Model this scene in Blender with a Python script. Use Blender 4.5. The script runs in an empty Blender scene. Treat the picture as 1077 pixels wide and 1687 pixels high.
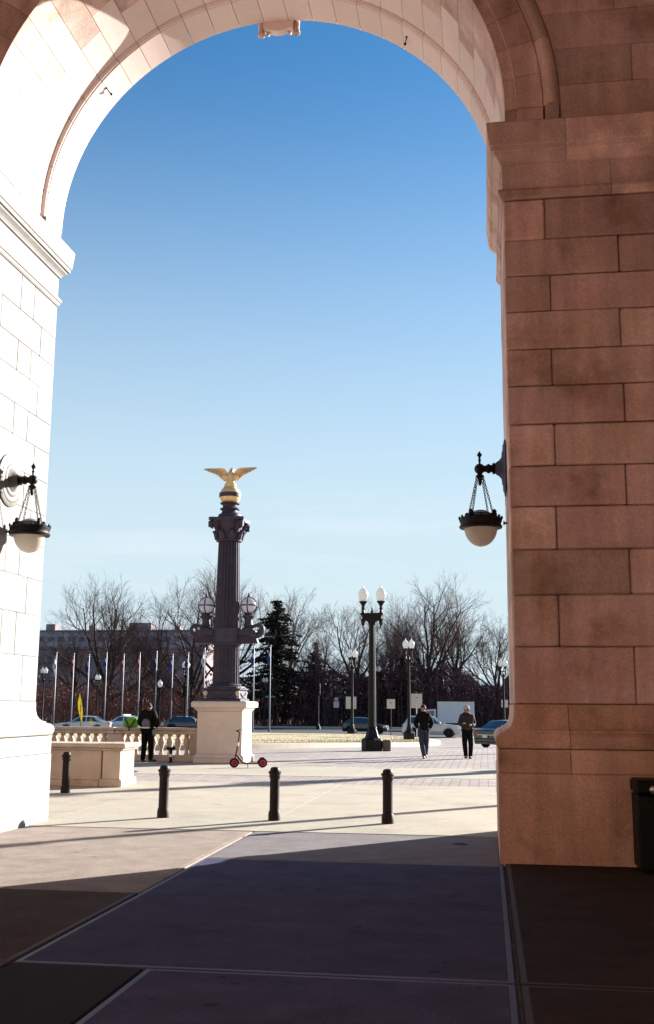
import bpy, bmesh, math, random
from mathutils import Vector, Matrix, Quaternion
R = math.radians
PI = math.pi
S = bpy.context.scene
COL = S.collection

# ------------------------------------------------------------------ camera
def cam_setup():
    yaw, pitch, roll = R(8.4), R(10.2), R(0.4)
    fw = Vector((-math.sin(yaw)*math.cos(pitch), math.cos(yaw)*math.cos(pitch), math.sin(pitch)))
    r = Vector((math.cos(yaw), math.sin(yaw), 0)); u = r.cross(fw)
    r2 = r*math.cos(roll)+u*math.sin(roll); u2 = -r*math.sin(roll)+u*math.cos(roll)
    cd = bpy.data.cameras.new('camera'); co = bpy.data.objects.new('camera', cd); COL.objects.link(co)
    m = Matrix((r2, u2, -fw)).transposed().to_4x4(); m.translation = (0, 0, 1.7)
    co.matrix_world = m
    cd.sensor_fit = 'VERTICAL'; cd.sensor_height = 24; cd.lens = 24*1770/1687
    cd.clip_start = 0.1; cd.clip_end = 4000
    S.camera = co
cam_setup()

# ------------------------------------------------------------------ light
SUN_AZ, SUN_EL = R(42.0), R(17.2)          # azimuth from +Y towards +X
W = bpy.data.worlds.new('World'); S.world = W; W.use_nodes = True
nt = W.node_tree; nt.nodes.clear()
sky = nt.nodes.new('ShaderNodeTexSky'); sky.sky_type = 'NISHITA'; sky.sun_disc = False
sky.sun_elevation = SUN_EL; sky.sun_rotation = SUN_AZ
sky.altitude = 0; sky.air_density = 1.15; sky.dust_density = 0.3; sky.ozone_density = 8.0
bg = nt.nodes.new('ShaderNodeBackground'); bg.inputs[1].default_value = 0.054
wo = nt.nodes.new('ShaderNodeOutputWorld')
# pale winter haze that whitens the whole sky towards the horizon, all the way round
tcw = nt.nodes.new('ShaderNodeTexCoord'); spw = nt.nodes.new('ShaderNodeSeparateXYZ'); nt.links.new(tcw.outputs['Generated'], spw.inputs[0])
hz = nt.nodes.new('ShaderNodeMapRange'); hz.interpolation_type = 'SMOOTHSTEP'; hz.clamp = True
for i_, v_ in enumerate((0.585, 0.06, 0.0, 1.0)): hz.inputs[i_+1].default_value = v_
nt.links.new(spw.outputs['Z'], hz.inputs[0])
hmix = nt.nodes.new('ShaderNodeMix'); hmix.data_type = 'RGBA'; nt.links.new(hz.outputs[0], hmix.inputs[0]); tint = nt.nodes.new('ShaderNodeMix'); tint.data_type = 'RGBA'; tint.blend_type = 'MULTIPLY'; tint.inputs[0].default_value = 1; tint.inputs[7].default_value = (0.81, 1.08, 0.98, 1)
nt.links.new(sky.outputs[0], tint.inputs[6]); nt.links.new(tint.outputs[2], hmix.inputs[6]); hmix.inputs[7].default_value = (3.85, 4.7, 5.1, 1)
# faint streaks of thin high cloud low over the whole horizon
mpw = nt.nodes.new('ShaderNodeMapping'); mpw.inputs['Scale'].default_value = (2.2, 2.2, 22); nt.links.new(tcw.outputs['Generated'], mpw.inputs[0])
nzw = nt.nodes.new('ShaderNodeTexNoise'); nzw.inputs['Scale'].default_value = 1.6; nzw.inputs['Detail'].default_value = 7; nzw.inputs['Roughness'].default_value = 0.6; nt.links.new(mpw.outputs[0], nzw.inputs['Vector'])
cr1 = nt.nodes.new('ShaderNodeMapRange'); cr1.interpolation_type = 'SMOOTHSTEP'
for i_, v_ in enumerate((0.46, 0.74, 0.0, 0.45)): cr1.inputs[i_+1].default_value = v_
nt.links.new(nzw.outputs['Fac'], cr1.inputs[0])
cr2 = nt.nodes.new('ShaderNodeMapRange'); cr2.interpolation_type = 'SMOOTHSTEP'
for i_, v_ in enumerate((0.26, 0.10, 0.0, 1.0)): cr2.inputs[i_+1].default_value = v_
nt.links.new(spw.outputs['Z'], cr2.inputs[0])
cml = nt.nodes.new('ShaderNodeMath'); cml.operation = 'MULTIPLY'; nt.links.new(cr1.outputs[0], cml.inputs[0]); nt.links.new(cr2.outputs[0], cml.inputs[1])
cmx = nt.nodes.new('ShaderNodeMix'); cmx.data_type = 'RGBA'; nt.links.new(cml.outputs[0], cmx.inputs[0]); nt.links.new(hmix.outputs[2], cmx.inputs[6]); cmx.inputs[7].default_value = (4.9, 5.3, 5.6, 1)
nt.links.new(cmx.outputs[2], bg.inputs[0]); nt.links.new(bg.outputs[0], wo.inputs[0])
sl = bpy.data.lights.new('sun', 'SUN'); sl.energy = 5.0; sl.angle = R(0.53); sl.color = (1.0, 0.95, 0.88)
so = bpy.data.objects.new('sun', sl); COL.objects.link(so)
sdir = Vector((math.sin(SUN_AZ)*math.cos(SUN_EL), math.cos(SUN_AZ)*math.cos(SUN_EL), math.sin(SUN_EL)))
so.rotation_euler = sdir.to_track_quat('Z', 'Y').to_euler(); so.location = (20, 20, 30)
S.view_settings.view_transform = 'Standard'; S.view_settings.look = 'None'
S.view_settings.exposure = 1.75; S.view_settings.gamma = 1.0; S.view_settings.use_curve_mapping = False
S.render.engine = 'CYCLES'
S.cycles.use_denoising = True
S.cycles.max_bounces = 10; S.cycles.diffuse_bounces = 6; S.cycles.caustics_reflective = False; S.cycles.caustics_refractive = False
S.cycles.sample_clamp_indirect = 8.0

# ------------------------------------------------------------------ materials
MATS = {}
def mat(name, col, rough=0.7, metal=0.0, var=0.0, scale=3.0, col2=None, bump=0.0, bscale=30.0, objvar=0.0, spec=0.5,
        stain=None, island=0.0, trans=0.0, coat=0.0, bdist=0.02, speck=0.0, sscale=70.0, spots=None, streak=0.0, objhue=0.0):
    """base colour with world-space noise between col and col2, per-object tint, stains and fine relief"""
    if name in MATS: return MATS[name]
    m = bpy.data.materials.new(name); m.use_nodes = True; t = m.node_tree; N = t.nodes; L = t.links
    b = N['Principled BSDF']; b.inputs['Roughness'].default_value = rough; b.inputs['Metallic'].default_value = metal
    b.inputs['Specular IOR Level'].default_value = spec
    if coat: b.inputs['Coat Weight'].default_value = coat; b.inputs['Coat Roughness'].default_value = 0.08
    c4 = (*col, 1)
    b.inputs['Base Color'].default_value = c4
    cur = None
    geo = N.new('ShaderNodeNewGeometry')
    if col2 is None and var: col2 = tuple(max(0, c*(1-var)) for c in col)
    if col2 is not None:
        nz = N.new('ShaderNodeTexNoise'); nz.inputs['Scale'].default_value = scale; nz.inputs['Detail'].default_value = 8; nz.inputs['Roughness'].default_value = 0.65
        L.new(geo.outputs['Position'], nz.inputs['Vector'])
        rp = N.new('ShaderNodeValToRGB'); rp.color_ramp.elements[0].position = 0.35; rp.color_ramp.elements[1].position = 0.65
        rp.color_ramp.elements[0].color = (*col2, 1); rp.color_ramp.elements[1].color = c4
        L.new(nz.outputs['Fac'], rp.inputs['Fac']); cur = rp.outputs['Color']
    if stain:
        sc, amt, sx = stain
        nz = N.new('ShaderNodeTexNoise'); nz.inputs['Scale'].default_value = sx; nz.inputs['Detail'].default_value = 5; nz.inputs['Roughness'].default_value = 0.6
        L.new(geo.outputs['Position'], nz.inputs['Vector'])
        rp = N.new('ShaderNodeValToRGB'); rp.color_ramp.elements[0].position = 0.52; rp.color_ramp.elements[1].position = 0.72
        rp.color_ramp.elements[0].color = (0, 0, 0, 1); rp.color_ramp.elements[1].color = (amt, amt, amt, 1)
        L.new(nz.outputs['Fac'], rp.inputs['Fac'])
        mx = N.new('ShaderNodeMix'); mx.data_type = 'RGBA'
        L.new(rp.outputs['Color'], mx.inputs[0])
        if cur: L.new(cur, mx.inputs[6])
        else: mx.inputs[6].default_value = c4
        mx.inputs[7].default_value = (*sc, 1); cur = mx.outputs[2]
    if objvar or island:
        rv = None
        if objvar:
            oi = N.new('ShaderNodeObjectInfo'); rv = oi.outputs['Random']; amt = objvar
        else: rv = geo.outputs['Random Per Island']; amt = island
        mr = N.new('ShaderNodeMapRange'); mr.inputs[3].default_value = 1-amt; mr.inputs[4].default_value = 1+amt
        L.new(rv, mr.inputs[0])
        hs = N.new('ShaderNodeHueSaturation')
        L.new(mr.outputs[0], hs.inputs['Value'])
        if objhue:
            wn = N.new('ShaderNodeTexWhiteNoise'); wn.noise_dimensions = '1D'; L.new(rv, wn.inputs['W'])
            m2 = N.new('ShaderNodeMapRange'); m2.inputs[3].default_value = 0.5-objhue; m2.inputs[4].default_value = 0.5+objhue; L.new(wn.outputs[0], m2.inputs[0]); L.new(m2.outputs[0], hs.inputs['Hue'])
        if cur: L.new(cur, hs.inputs['Color'])
        else: hs.inputs['Color'].default_value = c4
        cur = hs.outputs[0]
    if streak:     # rain streaks: noise drawn out vertically
        mp = N.new('ShaderNodeMapping'); mp.inputs['Scale'].default_value = (3.2, 3.2, 0.35); L.new(geo.outputs['Position'], mp.inputs[0])
        nz = N.new('ShaderNodeTexNoise'); nz.inputs['Scale'].default_value = 1.5; nz.inputs['Detail'].default_value = 6; L.new(mp.outputs[0], nz.inputs['Vector'])
        mr = N.new('ShaderNodeMapRange'); mr.inputs[1].default_value = 0.35; mr.inputs[2].default_value = 0.65; mr.inputs[3].default_value = 1-streak; mr.inputs[4].default_value = 1+streak*.4
        L.new(nz.outputs['Fac'], mr.inputs[0]); hs = N.new('ShaderNodeHueSaturation'); L.new(mr.outputs[0], hs.inputs['Value'])
        if cur: L.new(cur, hs.inputs['Color'])
        else: hs.inputs['Color'].default_value = c4
        cur = hs.outputs[0]
    if spots:      # trodden gum and drips: sparse round marks
        vs, vt, vc = spots
        vo = N.new('ShaderNodeTexVoronoi'); vo.inputs['Scale'].default_value = vs; L.new(geo.outputs['Position'], vo.inputs['Vector'])
        sc_ = N.new('ShaderNodeSeparateColor'); L.new(vo.outputs['Color'], sc_.inputs[0])
        th = N.new('ShaderNodeMath'); th.operation = 'MULTIPLY'; th.inputs[1].default_value = vt; L.new(sc_.outputs[0], th.inputs[0])
        lt = N.new('ShaderNodeMath'); lt.operation = 'LESS_THAN'; L.new(vo.outputs['Distance'], lt.inputs[0]); L.new(th.outputs[0], lt.inputs[1])
        dm = N.new('ShaderNodeMath'); dm.operation = 'MULTIPLY'; dm.inputs[1].default_value = 0.55; L.new(lt.outputs[0], dm.inputs[0])
        mx = N.new('ShaderNodeMix'); mx.data_type = 'RGBA'; L.new(dm.outputs[0], mx.inputs[0])
        if cur: L.new(cur, mx.inputs[6])
        else: mx.inputs[6].default_value = c4
        mx.inputs[7].default_value = (*vc, 1); cur = mx.outputs[2]
    if speck:
        nz = N.new('ShaderNodeTexNoise'); nz.inputs['Scale'].default_value = sscale; nz.inputs['Detail'].default_value = 3; nz.inputs['Roughness'].default_value = 0.8
        L.new(geo.outputs['Position'], nz.inputs['Vector'])
        mr = N.new('ShaderNodeMapRange'); mr.inputs[1].default_value = 0.3; mr.inputs[2].default_value = 0.7; mr.inputs[3].default_value = 1-speck; mr.inputs[4].default_value = 1+speck*.7
        L.new(nz.outputs['Fac'], mr.inputs[0]); hs = N.new('ShaderNodeHueSaturation'); L.new(mr.outputs[0], hs.inputs['Value'])
        if cur: L.new(cur, hs.inputs['Color'])
        else: hs.inputs['Color'].default_value = c4
        cur = hs.outputs[0]
    if cur: L.new(cur, b.inputs['Base Color'])
    if bump:
        nz = N.new('ShaderNodeTexNoise'); nz.inputs['Scale'].default_value = bscale; nz.inputs['Detail'].default_value = 6
        L.new(geo.outputs['Position'], nz.inputs['Vector'])
        bp = N.new('ShaderNodeBump'); bp.inputs['Strength'].default_value = bump; bp.inputs['Distance'].default_value = bdist
        L.new(nz.outputs['Fac'], bp.inputs['Height']); L.new(bp.outputs[0], b.inputs['Normal'])
    if trans:
        b.inputs['Transmission Weight'].default_value = 0
        tr = N.new('ShaderNodeBsdfTranslucent'); tr.inputs[0].default_value = c4
        ms = N.new('ShaderNodeMixShader'); ms.inputs[0].default_value = trans
        L.new(b.outputs[0], ms.inputs[1]); L.new(tr.outputs[0], ms.inputs[2]); L.new(ms.outputs[0], N['Material Output'].inputs[0])
    MATS[name] = m; return m

STONE = mat('granite', (0.80, 0.60, 0.55), 0.8, streak=0.18, objhue=0.012, speck=0.22, sscale=38, col2=(0.66, 0.46, 0.38), scale=1.3, bump=0.35, bscale=45, objvar=0.2, stain=((0.36, 0.21, 0.14), 0.75, 1.4), spec=0.25)  # granite brightened for the faces that stand in shade
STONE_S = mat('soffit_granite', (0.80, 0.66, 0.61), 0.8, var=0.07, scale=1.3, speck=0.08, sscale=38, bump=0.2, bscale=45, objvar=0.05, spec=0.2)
STONE_L = mat('granite_sunlit', (0.345, 0.335, 0.325), 0.8, speck=.08, sscale=38, streak=.08, var=0.12, scale=2.2, bump=0.2, bscale=45, objvar=0.05, spec=0.25)  # same granite, darkened so the sunlit pier keeps its tone
STONE_B = mat('base_granite', (0.80, 0.555, 0.42), 0.8, streak=0.2, speck=0.25, sscale=38, col2=(0.62, 0.40, 0.28), scale=1.3, bump=0.35, bscale=45, objvar=0.12, stain=((0.34, 0.19, 0.11), 0.75, 1.7), spec=0.25)
MORTAR = mat('mortar', (0.26, 0.19, 0.165), 0.95, spec=0.1)
BALSTONE = mat('limestone', (0.58, 0.49, 0.40), 0.85, var=0.18, scale=2.5, bump=0.25, bscale=30, stain=((0.30, 0.17, 0.11), 0.6, 2.2), spec=0.2, objvar=0.05)
SLAB_SHADE = mat('concrete_shade_tone', (0.102, 0.102, 0.178), 0.9, spots=(3.2, .16, (.035, .032, .045)), speck=0.25, sscale=45, var=0.22, scale=2.6, bump=0.25, bscale=60, stain=((0.06, 0.058, 0.095), 0.7, 1.6), objvar=0.06, spec=0.05)  # floor shade put into a dark bluish base colour
SLAB_B_SUN = mat('brown_sun_tone', (0.41, 0.345, 0.30), 0.9, spots=(3.2, .13, (.13, .11, .10)), speck=0.25, sscale=45, var=0.25, scale=2.6, bump=0.25, bscale=60, stain=((0.28, 0.23, 0.20), 0.6, 1.8), objvar=0.06, spec=0.05)  # pale base colour paints the sunlit part of the left slab
SLAB_R = mat('right_brown_shade_tone', (0.068, 0.048, 0.042), 0.9, speck=0.25, sscale=45, var=0.25, scale=2.6, bump=0.25, bscale=60, stain=((0.04, 0.03, 0.025), 0.6, 1.8), objvar=0.06, spec=0.05)  # brown slab with the shade darkened into its base colour
SLAB_SUN = mat('concrete_sun_tone', (0.26, 0.24, 0.245), 0.9, speck=0.2, sscale=45, var=0.2, scale=2.6, bump=0.25, bscale=60, stain=((0.17, 0.155, 0.16), 0.6, 1.6), spec=0.05)  # paler base colour for the sunlit end of the middle slab
SLAB_B_SHADE = mat('brown_shade_tone', (0.115, 0.082, 0.072), 0.9, speck=0.25, sscale=45, var=0.22, scale=2.6, bump=0.25, bscale=60, stain=((0.07, 0.05, 0.042), 0.6, 1.8), spec=0.05)  # dark base colour paints the shaded part of the left slab
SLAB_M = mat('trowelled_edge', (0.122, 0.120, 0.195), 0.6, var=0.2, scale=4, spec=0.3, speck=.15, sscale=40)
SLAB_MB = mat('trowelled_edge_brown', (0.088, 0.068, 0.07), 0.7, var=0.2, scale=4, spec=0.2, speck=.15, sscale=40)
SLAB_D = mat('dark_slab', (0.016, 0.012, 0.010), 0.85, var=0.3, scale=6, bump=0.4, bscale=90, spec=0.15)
PLAZA = mat('pale_concrete', (0.475, 0.425, 0.34), 0.85, spots=(1.1, .10, (.24, .21, .19)), speck=0.12, sscale=12, var=0.13, scale=1.2, bump=0.2, bscale=50, stain=((0.30, 0.265, 0.23), 0.6, 0.8), objvar=0.04, spec=0.2)
IRON = mat('black_iron', (0.009, 0.006, 0.006), 0.5, 0.0, var=0.3, scale=12, bump=0.2, bscale=60, spec=0.22)
BOLL = mat('brown_iron', (0.016, 0.008, 0.006), 0.55, 0.0, var=0.35, scale=9, bump=0.25, bscale=50, spec=0.22)
BRONZE = mat('dark_bronze', (0.050, 0.045, 0.076), 0.6, 0.1, var=0.35, scale=5, bump=0.25, bscale=40, spec=0.4)
GOLD = mat('gilt', (0.90, 0.66, 0.32), 0.45, 0.35, var=0.2, scale=9, bump=0.25, bscale=26)
GLOBE = mat('milk_glass', (0.70, 0.71, 0.70), 0.25, 0.0, trans=0.5)
BARK = mat('bark', (0.075, 0.05, 0.047), 0.95, var=0.45, scale=4, bump=0.5, bscale=12, spec=0.1)
TWIG = mat('twigs', (0.12, 0.072, 0.060), 0.95, island=0.35, spec=0.1)
TWIG2 = mat('purple_twigs', (0.105, 0.066, 0.07), 0.95, island=0.4, spec=0.1)
CONIF = mat('needles', (0.048, 0.046, 0.038), 0.9, island=0.7, spec=0.1)
BRUSH = mat('brush', (0.10, 0.055, 0.062), 0.95, island=0.55, spec=0.05)  # both thicket tones lifted to stand in for distance haze
BRUSHO = mat('russet_brush', (0.20, 0.10, 0.078), 0.95, island=0.5, spec=0.05)
WHITE = mat('white_paint', (0.78, 0.76, 0.74), 0.45, var=0.06, scale=2)
RUB = mat('rubber', (0.015, 0.015, 0.016), 0.85, spec=0.2)
GLASSD = mat('car_glass', (0.02, 0.035, 0.06), 0.08, 0.0, spec=0.9)
CHROME = mat('alloy', (0.55, 0.55, 0.56), 0.3, 0.8)
ASPH = mat('asphalt', (0.085, 0.08, 0.085), 0.9, var=0.25, scale=0.8, bump=0.2, bscale=25, spec=0.15)
SIGNB = mat('sign_back', (0.50, 0.47, 0.44), 0.5, 0.2, var=0.12, scale=5)

# ------------------------------------------------------------------ mesh helpers
class MB:
    def __init__(s): s.v = []; s.f = []
    def add(s, vs, fs):
        o = len(s.v); s.v += [tuple(p) for p in vs]; s.f += [tuple(i+o for i in f) for f in fs]; return s
    def box(s, x0, x1, y0, y1, z0, z1):
        return s.add([(x0,y0,z0),(x1,y0,z0),(x1,y1,z0),(x0,y1,z0),(x0,y0,z1),(x1,y0,z1),(x1,y1,z1),(x0,y1,z1)],
                     [(0,3,2,1),(4,5,6,7),(0,1,5,4),(1,2,6,5),(2,3,7,6),(3,0,4,7)])
    def cbox(s, x0, x1, y0, y1, z0, z1, c=0.01):
        """box with chamfered edges"""
        c = min(c, (x1-x0)*.45, (y1-y0)*.45, (z1-z0)*.45)
        V = []; idx = {}
        lo = (x0, y0, z0); hi = (x1, y1, z1)
        for i in range(8):
            sg = (i & 1, (i >> 1) & 1, (i >> 2) & 1)
            for a in range(3):
                p = [(hi[k] if sg[k] else lo[k]) for k in range(3)]
                for k in range(3):
                    if k != a: p[k] += -c if sg[k] else c
                idx[(sg, a)] = len(V); V.append(tuple(p))
        F = []
        for a in range(3):
            b, d = [(1, 2), (2, 0), (0, 1)][a]
            for sa in (0, 1):
                q = []
                for (sb, sd) in ((0, 0), (1, 0), (1, 1), (0, 1)):
                    sg = [0, 0, 0]; sg[a] = sa; sg[b] = sb; sg[d] = sd; q.append(idx[(tuple(sg), a)])
                F.append(tuple(q if sa else q[::-1]))
        for a in range(3):       # edge along axis a
            b, d = (a+1) % 3, (a+2) % 3
            for sb in (0, 1):
                for sd in (0, 1):
                    g0 = [0, 0, 0]; g0[b] = sb; g0[d] = sd; g1 = list(g0); g1[a] = 1
                    q = (idx[(tuple(g0), b)], idx[(tuple(g0), d)], idx[(tuple(g1), d)], idx[(tuple(g1), b)])
                    F.append(q if sb == sd else q[::-1])
        for i in range(8):
            sg = (i & 1, (i >> 1) & 1, (i >> 2) & 1)
            q = (idx[(sg, 0)], idx[(sg, 1)], idx[(sg, 2)])
            F.append(q if sum(sg) % 2 else q[::-1])
        return s.add(V, F)
    def lathe(s, prof, n=16, c=(0, 0, 0), axis='Z', a0=0.0):
        """prof: list of (r, h)"""
        V = []; F = []
        for r, h in prof:
            for i in range(n):
                a = a0+2*PI*i/n; x, y = r*math.cos(a), r*math.sin(a)
                p = {'Z': (x, y, h), 'X': (h, x, y), 'Y': (y, h, x)}[axis]
                V.append((p[0]+c[0], p[1]+c[1], p[2]+c[2]))
        k = len(prof)
        for j in range(k-1):
            for i in range(n):
                i2 = (i+1) % n; F.append((j*n+i, j*n+i2, (j+1)*n+i2, (j+1)*n+i))
        F.append(tuple(range(n))[::-1]); F.append(tuple((k-1)*n+i for i in range(n)))
        return s.add(V, F)
    def tube(s, pts, rad, n=6, caps=True):
        """tube through pts; rad scalar or list"""
        pts = [Vector(p) for p in pts]; k = len(pts)
        if not isinstance(rad, (list, tuple)): rad = [rad]*k
        V = []; F = []
        ref = None
        for j in range(k):
            d = (pts[min(j+1, k-1)]-pts[max(j-1, 0)])
            if d.length < 1e-9: d = Vector((0, 0, 1))
            d.normalize()
            if ref is None: ref = Vector((1, 0, 0)) if abs(d.x) < .8 else Vector((0, 1, 0))
            u = d.cross(ref); u.normalize(); w = d.cross(u); ref = -w if False else ref
            for i in range(n):
                a = 2*PI*i/n; V.append(pts[j]+(u*math.cos(a)+w*math.sin(a))*rad[j])
        for j in range(k-1):
            for i in range(n):
                i2 = (i+1) % n; F.append((j*n+i, j*n+i2, (j+1)*n+i2, (j+1)*n+i))
        if caps: F.append(tuple(range(n))[::-1]); F.append(tuple((k-1)*n+i for i in range(n)))
        return s.add(V, F)
    def prism(s, poly, ax, h0, h1):
        """poly 2D extruded along axis ax ('X': poly=(y,z), 'Y': poly=(x,z), 'Z': poly=(x,y))"""
        n = len(poly)
        def P(p, h): return {'X': (h, p[0], p[1]), 'Y': (p[0], h, p[1]), 'Z': (p[0], p[1], h)}[ax]
        V = [P(p, h0) for p in poly]+[P(p, h1) for p in poly]
        F = [tuple(range(n))[::-1], tuple(range(n, 2*n))]+[(i, (i+1) % n, n+(i+1) % n, n+i) for i in range(n)]
        return s.add(V, F)
    def sphere(s, c, r, n=12, m=8, sx=1, sy=1, sz=1):
        pr = [(max(1e-4, math.sin(PI*j/m)), -math.cos(PI*j/m)) for j in range(m+1)]
        t = MB().lathe(pr, n)
        return s.add([(c[0]+p[0]*r*sx, c[1]+p[1]*r*sy, c[2]+p[2]*r*sz) for p in t.v], t.f)
    def xf(s, M):
        s.v = [tuple(M @ Vector(p)) for p in s.v]; return s
    def mesh(s, name, m, smooth=True, ang=35):
        me = bpy.data.meshes.new(name); me.from_pydata(s.v, [], s.f)
        bm = bmesh.new(); bm.from_mesh(me); bmesh.ops.recalc_face_normals(bm, faces=bm.faces); bm.to_mesh(me); bm.free()
        me.materials.append(m)
        if smooth:
            me.polygons.foreach_set('use_smooth', [True]*len(me.polygons)); me.set_sharp_from_angle(angle=R(ang))
        return me
    def rawmesh(s, name, m):
        me = bpy.data.meshes.new(name); me.from_pydata(s.v, [], s.f); me.materials.append(m); return me
    def build(s, name, m, parent=None, smooth=True, ang=35, raw=False):
        me = s.rawmesh(name, m) if raw else s.mesh(name, m, smooth, ang)
        return link(name, me, parent)
def link(name, me, parent=None):
    o = bpy.data.objects.new(name, me); COL.objects.link(o)
    if parent is not None:
        o.parent = parent
    return o
def tag(o, label=None, cat=None, group=None, kind=None):
    if label: o['label'] = label
    if cat: o['category'] = cat
    if group: o['group'] = group
    if kind: o['kind'] = kind
    return o
def empty(name, loc, label, cat, rz=0, group=None):
    o = bpy.data.objects.new(name, None); COL.objects.link(o); o.empty_display_size = 0.2
    o.location = loc; o.rotation_euler = (0, 0, rz)
    return tag(o, label, cat, group)
def copy_tree(o, parent=None):
    c = o.copy(); COL.objects.link(c); c.parent = parent
    for ch in [x for x in bpy.data.objects if x.parent == o]: copy_tree(ch, c)
    return c
def clone(o, loc, rz, label, scale=None):
    c = copy_tree(o); c.location = loc; c.rotation_euler = (0, 0, rz); c['label'] = label
    if scale: c.scale = (scale,)*3
    return c
def gz(y):
    if y < 14.9: return -0.04
    t = min(1, max(0, (y-38)/37)); return -0.75*t*t*(3-2*t)

# ------------------------------------------------------------------ the setting: ground, road
def ground():
    ys = [-400, -60, -20, 0, 14.895, 14.9, 20, 26, 30, 34, 38]+[38+1.5*i for i in range(1, 26)]+[80, 90, 110, 150, 250, 500, 1000, 2500]
    xs = [-2500, -900, -400, -200, -100, -60, -40, -25, -15, -8, -4, 0, 4, 8, 15, 25, 40, 60, 100, 200, 400, 900, 2500]
    m = MB(); n = len(xs)
    m.v = [(x, y, gz(y)) for y in ys for x in xs]
    m.f = [(j*n+i, j*n+i+1, (j+1)*n+i+1, (j+1)*n+i) for j in range(len(ys)-1) for i in range(n-1)]
    # brick paving on the plaza, earth far off
    mm = bpy.data.materials.new('brick_paving'); mm.use_nodes = True; t = mm.node_tree; N = t.nodes; L = t.links
    b = N['Principled BSDF']; b.inputs['Roughness'].default_value = 0.85; b.inputs['Specular IOR Level'].default_value = 0.2
    g = N.new('ShaderNodeNewGeometry')
    br = N.new('ShaderNodeTexBrick'); br.inputs['Scale'].default_value = 1.0
    br.inputs['Brick Width'].default_value = 0.42; br.inputs['Row Height'].default_value = 0.21; br.inputs['Mortar Size'].default_value = 0.014
    br.inputs['Color1'].default_value = (0.43, 0.37, 0.33, 1); br.inputs['Color2'].default_value = (0.35, 0.295, 0.27, 1); br.inputs['Mortar'].default_value = (0.24, 0.205, 0.19, 1)
    mp = N.new('ShaderNodeMapping'); mp.inputs['Rotation'].default_value = (0, 0, R(90))
    L.new(g.outputs['Position'], mp.inputs[0]); L.new(mp.outputs[0], br.inputs['Vector'])
    nz = N.new('ShaderNodeTexNoise'); nz.inputs['Scale'].default_value = 0.35; nz.inputs['Detail'].default_value = 7; L.new(g.outputs['Position'], nz.inputs['Vector'])
    mr = N.new('ShaderNodeMapRange'); mr.inputs[1].default_value = 0.3; mr.inputs[2].default_value = 0.7; mr.inputs[3].default_value = 0.82; mr.inputs[4].default_value = 1.12; L.new(nz.outputs[0], mr.inputs[0])
    hs = N.new('ShaderNodeHueSaturation'); L.new(br.outputs[0], hs.inputs['Color']); L.new(mr.outputs[0], hs.inputs['Value'])
    # beyond the street the ground is winter earth with leaf litter
    sp = N.new('ShaderNodeSeparateXYZ'); L.new(g.outputs['Position'], sp.inputs[0])
    st = N.new('ShaderNodeMath'); st.operation = 'GREATER_THAN'; st.inputs[1].default_value = 121.5; L.new(sp.outputs['Y'], st.inputs[0])
    mx = N.new('ShaderNodeMix'); mx.data_type = 'RGBA'; L.new(st.outputs[0], mx.inputs[0]); L.new(hs.outputs[0], mx.inputs[6]); mx.inputs[7].default_value = (0.13, 0.075, 0.05, 1)
    L.new(mx.outputs[2], b.inputs['Base Color'])
    o = m.build('ground', mm, smooth=True, ang=60); tag(o, kind='structure')
    # street asphalt, kerbs
    a = MB(); rx = [-160, -80, -40, -20, 0, 20, 60]
    a.add([(x, 88.5 if x > -30 else 84, -0.742) for x in rx]+[(x, 116, -0.742) for x in rx], [(i, i+1, 8+i, 7+i) for i in range(6)])
    tag(a.build('road', ASPH), kind='structure')
    k = MB().cbox(-160, 60, 116.0, 116.35, -0.8, -0.60, 0.03).box(-160, 60, 116.35, 121.4, -0.8, -0.62)
    tag(k.build('far_pavement', PLAZA), kind='structure')
    # pale crossing stripe and kerb return beside the traffic island
    s = MB()
    for i in range(7): s.add([(-1.6+i*.95, 86.6-i*.1, -0.741), (-1.0+i*.95, 86.5-i*.1, -0.741), (-1.0+i*.95, 90.5, -0.737), (-1.6+i*.95, 90.6, -0.737)], [(0, 1, 2, 3)])
    tag(s.build('road_markings', WHITE), kind='structure')
ground()

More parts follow.
